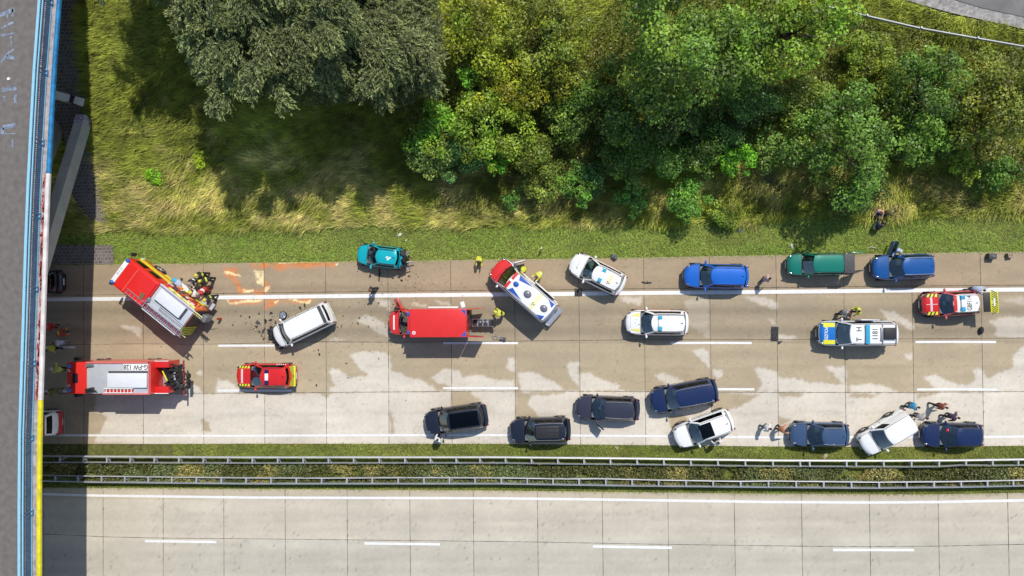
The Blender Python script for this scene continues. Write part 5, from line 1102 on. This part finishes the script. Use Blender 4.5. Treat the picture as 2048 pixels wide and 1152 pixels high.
    if stripe:
        for q in range(len(F)):
            if best[q] in (0,1) and mm[best[q]] == 0 and .25 < tt[q,best[q]] < .75 and best[q] == 1: MI[q] = 4
            if best[q] in (6,7,10,11) and .4 < tt[q,best[q]] < .8 and MI[q] == 0: MI[q] = 4
    bpy.data.meshes.remove(m2); mb = MB(); mb.v = V; mb.f = F; mb.m = MI
    # head with face, ears; hands with five fingers
    hc = up(.045,0,.70); R3 = Matrix.Rotation(le*.6, 3, 'Y'); hb = MB(); hb.ell((0,0,0), (.098,.078,.118), 12, 8); hb.box((.10,0,-.01), (.035,.026,.045)); hb.box((.088,0,-.062), (.016,.05,.012)); [hb.ell((0,sd*.08,-.01), (.022,.014,.032), 6, 4) for sd in (1,-1)]
    mb.add([tuple(hc+R3 @ Vector(q)) for q in hb.v], hb.f, 2)
    eb = MB(); [eb.ell((.088,sd*.032,.018), (.012,.014,.009), 6, 4) for sd in (1,-1)]; mb.add([tuple(hc+R3 @ Vector(q)) for q in eb.v], eb.f, 3)
    for pc, d2, sd in hands:
        n_ = Vector((0,sd,0)); n_ = (n_-d2*n_.dot(d2)).normalized(); s2 = d2.cross(n_)
        for k, (o_, l_) in enumerate(((-.030,.065),(-.010,.078),(.011,.072),(.030,.055))):
            q0 = pc+s2*o_+d2*.02; q1 = q0+d2*l_*.55; q2 = q1+(d2*.75-n_*.65).normalized()*l_*.5; mb.tube([q0, q1, q2], [.0105,.0095,.0075], 5, 2)
        q0 = pc-s2*.032-d2*.02; q1 = q0+(d2*.6-s2*.7).normalized()*.045; mb.tube([q0, q1, q1+(d2*.9-n_*.4).normalized()*.03], [.012,.0105,.008], 5, 2)
    mb.build('body', [top, legs, SKIN, SHOE, stripe or top], root, ang=60)
    hb = MB()
    if head in (HELM, HELW, HELG):
        hb.ell((0,0,.03), (.145,.125,.125), 14, 7, 0, -.25); hb.box((.02,0,.0), (.30,.235,.018), 0, 0, .008); hb.box((-.01,0,.15), (.2,.022,.025), 0, 0, .01); nm = 'helmet'
    else:
        hb.ell((-.018,0,.022), (.103,.088,.112), 12, 7, 0, -.3); nm = 'hair'
        if head is HAIRF: hb.ell((-.06,0,-.06), (.06,.08,.10), 8, 6)
    mb = MB(); mb.add([tuple(hc+R3 @ Vector(q)) for q in hb.v], hb.f); mb.build(nm, head, root); return root
GF = 'firefighters beside the diagonal fire engine'
REACH = ((45,6,45),(35,6,50)); OUT = ((16,7,30),(6,7,22))
person('firefighter in black with yellow helmet, topmost of the group at the diagonal fire engine', 391.6,551, 200, BLK, BLK, HELM, lean=25, arms=REACH, group=GF, stripe=HIV)
person('firefighter with yellow helmet bent over towards the others, legs to the right', 399,562.5, 195, BLK, BLK, HELM, lean=62, arms=((60,10,20),(45,10,20)), group=GF, stripe=HIV)
person('firefighter in pale jacket with yellow helmet leaning on the stretcher', 381,585.5, 150, WHC, BLK, HELM, lean=30, arms=REACH, group=GF)
person('firefighter with yellow helmet and arms out at the rear corner of the diagonal fire engine', 408.8,600, 215, BLK, BLK, HELM, lean=30, arms=((75,25,10),(40,40,20)), stride=0.12, group=GF, stripe=HIV)
person('helper with brownish helmet and dark jacket beside the stretcher', 378,567, 250, NAVYC, NAVYC, HELG, lean=25, arms=REACH, group=GF, stripe=WHC)
person('helper with grey helmet in red jacket among the firefighters', 395,588.5, 230, REDC, REDC, HELG, lean=45, arms=REACH, group=GF, stripe=WHC)
GB = 'people under the bridge shadow'
person('person in red jacket right at the bridge edge', 90,654, 0, REDC, REDC, HAIRD, lean=15, arms=OUT, group=GB)
person('person in red bending forward beside the one at the bridge edge', 128,663.5, 15, REDC, REDC, HAIRD, lean=70, arms=REACH, group=GB, stripe=HIV)
person('person in pale grey clothes in the bridge shadow', 107,687, 190, LBL, GRC, HAIRB, lean=15, arms=OUT, group=GB)
person('person in hi-vis jacket over pale shirt at the bridge edge', 93,701, 240, HIV, NAVYC, HAIRD, lean=20, arms=OUT, group=GB)
person('firefighter with pinkish white helmet and hi-vis top before the lower fire engine', 104,738.5, 165, HIV, BLK, HELW, lean=28, arms=((35,30,40),(30,30,40)), stride=0.11, group=GB, stripe=WHC)
person('person in olive camouflage half hidden at the bridge edge', 93,787, 200, OLV, OLV, HAIRB, lean=15, group=GB)
person('person in black jacket walking on the edge line above the red ambulance', 739.5,580.5, 200, BLK, BLK, HAIRB, lean=8, arms=OUT, stride=0.15)
person('person in yellow jacket kneeling at the grass edge between turquoise car and white ambulance', 957,524, 265, HIV, BLK, HAIRD, 'crouch', lean=28, arms=((40,2,60),(40,2,60)))
person('firefighter with yellow helmet behind the stretcher at the red ambulance', 991,624.5, 165, HIV, BLK, HELM, lean=48, arms=((60,15,15),(40,15,25)), stripe=BLK)
person('medic in yellow jacket inside the open cab door of the white ambulance', 1039,541, 200, HIV, REDC, HAIRD, lean=35, arms=REACH)
person('medic in yellow jacket at the side of the white ambulance', 1072,554, 220, HIV, REDC, HAIRB, lean=40, arms=REACH, stripe=WHC)
person('person in brown and white top standing behind the bright blue car', 1540,557, 10, PNK, JEAN, HAIRD, lean=12, arms=OUT, stride=0.12)
person('person in white shirt standing inside the open door of the strong blue car', 1801,505, 250, LBL, JEAN, HAIRF, lean=20, arms=REACH)
GG = 'people resting on the embankment'
person('person in rose striped top sitting on the grassy embankment', 1764,424, 250, PNK, NAVYC, ORC, 'sit', lean=12, arms=((45,20,30),(40,15,40)), terrain=True, sleeve=False, group=GG)
person('person in olive top kneeling on the embankment with both arms stretched to the right', 1791,423, 5, OLV, BLK, HAIRB, 'kneel', lean=35, arms=((85,28,-10),(80,22,-5)), terrain=True, sleeve=False, group=GG)
person('person in dark clothes crouching lowest of the three on the embankment', 1766,446, 60, NAVYC, LBL, HAIRD, 'crouch', lean=30, arms=REACH, terrain=True, group=GG)
person('person in grey shirt talking beside the police van', 1699,627, 350, GRC, BLK, HAIRB, lean=15, arms=((25,15,40),(30,15,30)), sleeve=False, stride=0.12)
person('police officer in yellow jacket and dark cap beside the police van', 1719,622.5, 200, HIV, BLK, HAIRD, lean=15, arms=((30,10,60),(20,12,55)))
person('person in pale blue shirt leaning into the raised tailgate of the red and white car', 1969,580.5, 345, LBL, JEAN, HAIRD, lean=42, arms=REACH, stride=0.15)
person('person in white shirt and dark trousers at the nose of the black blue car', 874.5,880, 60, WHC, BLK, HAIRD, lean=10, arms=OUT, stride=0.11)
person('person in white top standing in the open door of the white sunroof car', 1437,886, 120, WHC, BLK, HAIRD, lean=12, arms=((30,20,30),(20,20,30)))
person('bald person in white shirt left of the steel blue car', 1541,858, 340, WHC, JEAN, HAIRD, lean=8, arms=((10,25,20),(-15,20,15)), stride=.15, sleeve=False)
person('person in orange brown top leaning on the nose of the steel blue car', 1573.5,860.5, 5, ORC, BLK, HAIRD, lean=22, arms=((45,20,30),(35,20,30)), sleeve=False)
person('person in light blue shirt walking behind the sideways white van', 1837.5,815, 0, BLC, BLK, HAIRD, lean=20, arms=((-25,15,20),(25,10,25)), stride=0.18, sleeve=False)
person('person in reddish brown top striding above the navy car', 1893.5,815.5, 330, BRN, BLK, HAIRD, lean=14, arms=((25,20,35),(-30,15,20)), stride=0.22, sleeve=False)
person('person in striped grey shirt beside the tail of the sideways white van', 1853.5,836.5, 345, STRP, BLK, HAIRD, lean=18, arms=((20,14,30),(-15,14,20)), stride=0.13, sleeve=False)
person('person in plum dark clothes walking above the navy car bonnet', 1917.5,836, 350, PLUM, BLK, HAIRD, lean=18, arms=((25,28,30),(-25,24,20)), stride=0.18, sleeve=False)

# ================================================================ THINGS ON THE ROAD
def item(name, label, cat, px, py, z=0., rz=0., group=None, terrain=False):
    p = att(px, py, z) if terrain else at(px, py, z); return thing(name, label, cat, (p[0], p[1], float(zt(p[0], p[1])) if terrain else 0), rz, group)
def stretcher(label, f, r_, sheet):
    C, L, hd = place(f, r_, .8); root = thing('stretcher', label, 'stretcher', (C[0], C[1], 0), hd)
    mb = MB(); [mb.tube([(-L/2,sd*.27,.72),(L/2-.2,sd*.27,.72),(L/2,sd*.15,.74)], .022, 6) for sd in (1,-1)]; [mb.tube([(x,-.27,.72),(x,.27,.72)], .018, 6) for x in np.linspace(-L/2,L/2-.2,5)]
    for x in (-.55,.5): [mb.tube([(x,sd*.25,.72),(x+.25,sd*.25,.14)], .018, 6) for sd in (1,-1)]
    mb.build('frame', SILVER, root); mb = MB(); mb.box((-.15,0,.79), (L*.72,.50,.10), 0, 0, .04); mb.box((L*.38,0,.90), (L*.24,.48,.08), 0, 0, .03, -.45); mb.build('mattress', sheet, root)
    for x in (-.3,.75):
        for sd in (1,-1): mb = MB(); mb.cyl((x,sd*.25,.10), .10, .05, 'y', 14); mb.build('castor', RUBBER, root)
    return root, L
r, L = stretcher('empty ambulance stretcher with black mattress drawn out behind the red ambulance', (993,645.5), (944,645.5), mat('black stretcher mattress', (.03,.03,.032), .6))
mb = MB(); [mb.box((x,0,.86), (.10,.52,.03), .15*x) for x in (-.5,-.1,.3)]; [mb.box((-.3+.25*k,.05,.87), (.16,.16,.05), .4*k, 0, .02) for k in range(3)]; mb.build('strap', GREY, r)
r, L = stretcher('ambulance stretcher with white sheet beside the diagonal fire engine', (351,563), (377,584), WHC)
mb = MB(); mb.ell((L*.30,.0,.95), (.42,.34,.12), 14, 6); mb.build('blanket', LBL, r); mb = MB(); mb.ell((L*.52,-.05,.98), (.28,.26,.12), 10, 5); mb.build('pillow', mat('bright blue cloth', (.06,.32,.52), .7), r)
r = item('wheelchair_frame', 'small folded wheeled frame lying on the road below the stretcher', 'wheeled frame', 998,675, .2, R_(-15))
mb = MB(); n = 16; mb.tube([(-.28+.19*math.cos(6.2832*k/n), .02+.14*math.sin(6.2832*k/n), .24) for k in range(n+1)], .022, 6); mb.tube([(-.12,.0,.25),(.2,-.05,.3),(.45,-.02,.22)], .025); mb.tube([(-.1,.1,.2),(.45,.1,.25)], .022); mb.tube([(.2,-.12,.28),(.22,.16,.28)], .022); mb.build('frame', SILVER, r)
mb = MB(); [mb.ell((x,y,.15), (.13,.08,.09), 10, 6) for x, y in ((.2,-.02),(.42,.05),(.44,-.1))]; mb.build('bag', DARKGREY, r)
for (px, py, w_, h_, lb, a) in ((1157,584.5,.60,.58,'square black tarpaulin lying over the edge line by the tilted white car', 0.), (1549.5,668,.55,1.10,'upright black tarpaulin lying in the right lane near a slab joint', -.04)):
    r = item('tarpaulin', lb, 'tarpaulin', px, py, .05, a); n = 8; mb = MB(); mb.grid([[(-w_/2+w_*i/n, -h_/2+h_*j/n, .03+.03*math.sin(i*2.1+j*1.3)+(.02 if 0 < i < n and 0 < j < n else 0)) for j in range(n+1)] for i in range(n+1)]); mb.build('sheet', mat('black tarpaulin cloth', (.028,.028,.03), .7, var=.3, vs=5), r)
    if h_ > 1: mb = MB(); mb.prism([(.27,-.55),(.62,-.52),(.42,-.72),(.28,-.78)], .01, .05); mb.build('shadow_patch', MATS['black tarpaulin cloth'], r, False)  # flat black patch standing in for the shadow at the sheet's lower right
    else: mb = MB(); mb.tube([(-.25,-.28,.09),(.25,-.28,.09)], .012, 5); mb.build('hem', BLACK, r)
r = item('medical_case', 'dark grey medical case on the hard shoulder at the right', 'case', 1984,512.5, .3, R_(-3)); mb = MB(); mb.box((0,0,.22), (.55,.42,.44), 0, 0, .05); mb.build('shell', DARKGREY, r); mb = MB(); mb.tube([(-.1,0,.44),(-.1,0,.50),(.1,0,.50),(.1,0,.44)], .015, 5); mb.build('handle', GREY, r); mb = MB(); [mb.box((x,-.22,.3), (.06,.02,.08)) for x in (-.15,.15)]; mb.build('latch', SILVER, r, False)
r = item('tool_crate', 'small open crate with pale ribs beside the medical case at the picture edge', 'crate', 2021,510.5, .25, R_(8)); mb = MB(); mb.box((0,0,.15), (.42,.34,.30), 0, 0, .03); mb.build('body', OLV, r); mb = MB(); [mb.box((x,0,.31), (.05,.36,.04)) for x in (-.16,-.05,.06,.17)]; [mb.box((0,y,.325), (.4,.04,.03)) for y in (-.1,.1)]; mb.build('lid_ribs', BEI, r, False)
r = item('backpack', 'black backpack lying on a slab joint right of the police van', 'backpack', 1962,661, .1, R_(80)); mb = MB(); mb.ell((0,0,.12), (.30,.18,.14), 12, 8); mb.build('bag', BLK, r); mb = MB(); mb.ell((.16,0,.16), (.13,.13,.12), 10, 6); mb.build('pocket', NAVYC, r); mb = MB(); [mb.tube([(-.2,y,.2),(0,y*1.3,.27),(.2,y,.24)], .014, 5) for y in (-.07,.07)]; mb.build('strap', BLACK, r)
r = item('fire_extinguisher', 'red fire extinguisher standing on the road behind the diagonal fire engine', 'extinguisher', 437,637.5, .4); mb = MB(); mb.cyl((0,0,.25), .09, .5, 'z', 14); mb.ell((0,0,.5), (.09,.09,.08), 12, 5, 0, 0.); mb.build('cylinder', RED, r); mb = MB(); mb.box((0,0,.62), (.12,.05,.06)); mb.tube([(.05,0,.6),(.14,0,.5),(.13,0,.2)], .015, 5); mb.build('valve', BLACK, r)
r = item('equipment_bag', 'grey equipment bag beside the firefighter at the rear corner of the fire engine', 'bag', 412,614, .3, R_(-35)); mb = MB(); mb.box((0,0,.22), (.75,.40,.40), 0, 0, .1); mb.build('bag', GRC, r); mb = MB(); [mb.tube([(x,-.2,.3),(x,0,.46),(x,.2,.3)], .018, 5) for x in (-.18,.18)]; mb.build('strap', BLACK, r)
def rock(name, label, px, py, d, m, cat='stone', terrain=False, grp=None):
    r_ = item(name, label, cat, px, py, d[2]*.5, rng.uniform(0,3), grp, terrain); b = bmesh.new(); bmesh.ops.create_icosphere(b, subdivisions=2, radius=1)
    for v in b.verts: k = 1+.22*math.sin(v.co.x*4+px)*math.cos(v.co.y*5+py)+.1*math.sin(v.co.z*7); v.co = Vector((v.co.x*d[0]*k, v.co.y*d[1]*k, max(-.3, v.co.z)*d[2]*k+d[2]*.25))
    me = bpy.data.meshes.new('stone'); b.to_mesh(me); b.free(); me.materials.append(m); link('surface', me, r_); return r_
STONE = mat('slate grey stone', (.13,.14,.16), .8, var=.25, vs=4); PSTONE = mat('pale litter', (.62,.60,.55), .8, var=.15, vs=6)
rock('stone', 'slate grey boulder at the grass edge beside the tilted white car', 1229,514, (.28,.22,.3), STONE)
rock('litter', 'white plastic bag in the mown grass above the turquoise car', 799,469.5, (.2,.12,.1), PSTONE, 'litter', True)
rock('litter', 'tiny white scrap in the grass just right of the plastic bag', 811.5,481, (.08,.07,.06), PSTONE, 'litter', True)
rock('litter', 'pale scrap in the grass above the green estate car', 1584,492.5, (.24,.1,.06), PSTONE, 'litter', True)
rock('litter', 'cardboard scrap on the median grass below the steel blue car', 1651,911.5, (.28,.14,.05), BEI, 'litter')
rock('litter', 'dark scrap in the grass at the foot of the wood', 1480,461, (.14,.2,.1), STONE, 'litter', True)
def stick(label, pts, rad, m, terrain=False, name='branch', cat='stick'):
    P = [att(x, y, .06) if terrain else at(x, y, .05) for x, y in pts]; r_ = thing(name, label, cat, P[0]); mb = MB(); mb.tube([np.array(p)-P[0] for p in P], rad, 6); mb.build('shaft', m, r_); mb = MB(); mb.tube([np.array(P[1])-P[0], np.array(P[1])-P[0]+np.array([.12,.15,.03])], rad*.6, 5); mb.build('splinter', m, r_)
WOOD = mat('bleached wood', (.5,.46,.38), .9, var=.2)
stick('bleached stick in the verge left of the strong blue car', [(1734,497),(1742,494),(1753,496.5)], .03, WOOD, True)
stick('pale stick lying on the median below the dark blue off-road car', [(1229,893),(1233,896),(1236,899)], .03, WOOD)
stick('black jagged car part lying between the tilted white car and the bright blue car', [(1284,564),(1293,566),(1303,565)], .05, BLACK, False, 'car_fragment', 'car part')
stick('long black trim strip below the turquoise car', [(759,538),(758.5,550),(758,562)], .05, BLACK, False, 'trim_strip', 'car part')
stick('pale curved trim strip hanging behind the turquoise car', [(807,526),(815,529),(819,535)], .06, GREY, False, 'trim_strip', 'car part')
GD = 'wreck fragments scattered on the road'
def shard(px, py, s, label, m, rs):
    rg = np.random.default_rng(rs); r_ = item('wreck_fragment', label, 'fragment', px, py, .03, rg.uniform(0,6), GD); n = int(rg.integers(4,7)); A = np.sort(rg.uniform(0,6.283,n)); mb = MB()
    mb.prism([(s*rg.uniform(.5,1)*math.cos(a), s*.6*rg.uniform(.4,1)*math.sin(a)) for a in A], .008, .05+.3*s*rg.random()); mb.build('shell', m, r_, False)
rg = np.random.default_rng(21)
for i, (x, y, s) in enumerate([(531,661,.42),(545,655,.38),(537,669,.36),(546,677,.26),(516,645,.24),(530,643,.3),(541,640,.2),(544,625,.22),(508,657,.14),(524,670,.2),(513,653,.16),(527,678,.16),(552,645,.2),(600,615,.2),(612,611,.3),(499,634,.14),(518,627,.12),(536,684,.1),(519,664,.13),(482,632,.12),(491,623,.12),(466,650,.09),(562,625,.12),(493,645,.1)]):
    shard(x, y, s, 'black plastic wreck fragment lying on the road before the smashed white van', BLACK if i % 4 else DARKGREY, i)
for i, (x, y) in enumerate([(716,647),(737,653),(686,632),(746,640),(683,652),(639,708),(637,700),(771,654),(758,606),(787,608),(772,616),(719,636),(818,552),(815,560),(803,560),(786,556),(675,654),(700,650),(693,727),(696,756),(757,717),(633,770)]):
    shard(x, y, rg.uniform(.07,.16), 'small dark splinter on the road between the smashed white van and the turquoise car', BLACK, 50+i)
mb = MB()
for k in range(420):
    c = ((535,655,26,22),(760,640,90,60),(620,700,120,80),(800,560,50,30))[k % 4]; p = at(rg.normal(c[0],c[2]), rg.normal(c[1],c[3]), 0); s = rg.uniform(.012,.04)
    if ybot(p[0]) < p[1] < ytop(p[0]): mb.box((p[0],p[1],.012+s*.3), (s*2,s,s), rg.uniform(0,3), int(rg.random() < .3))
tag(mb.build('crumbs', [BLACK, PSTONE], None, False), kind='stuff')
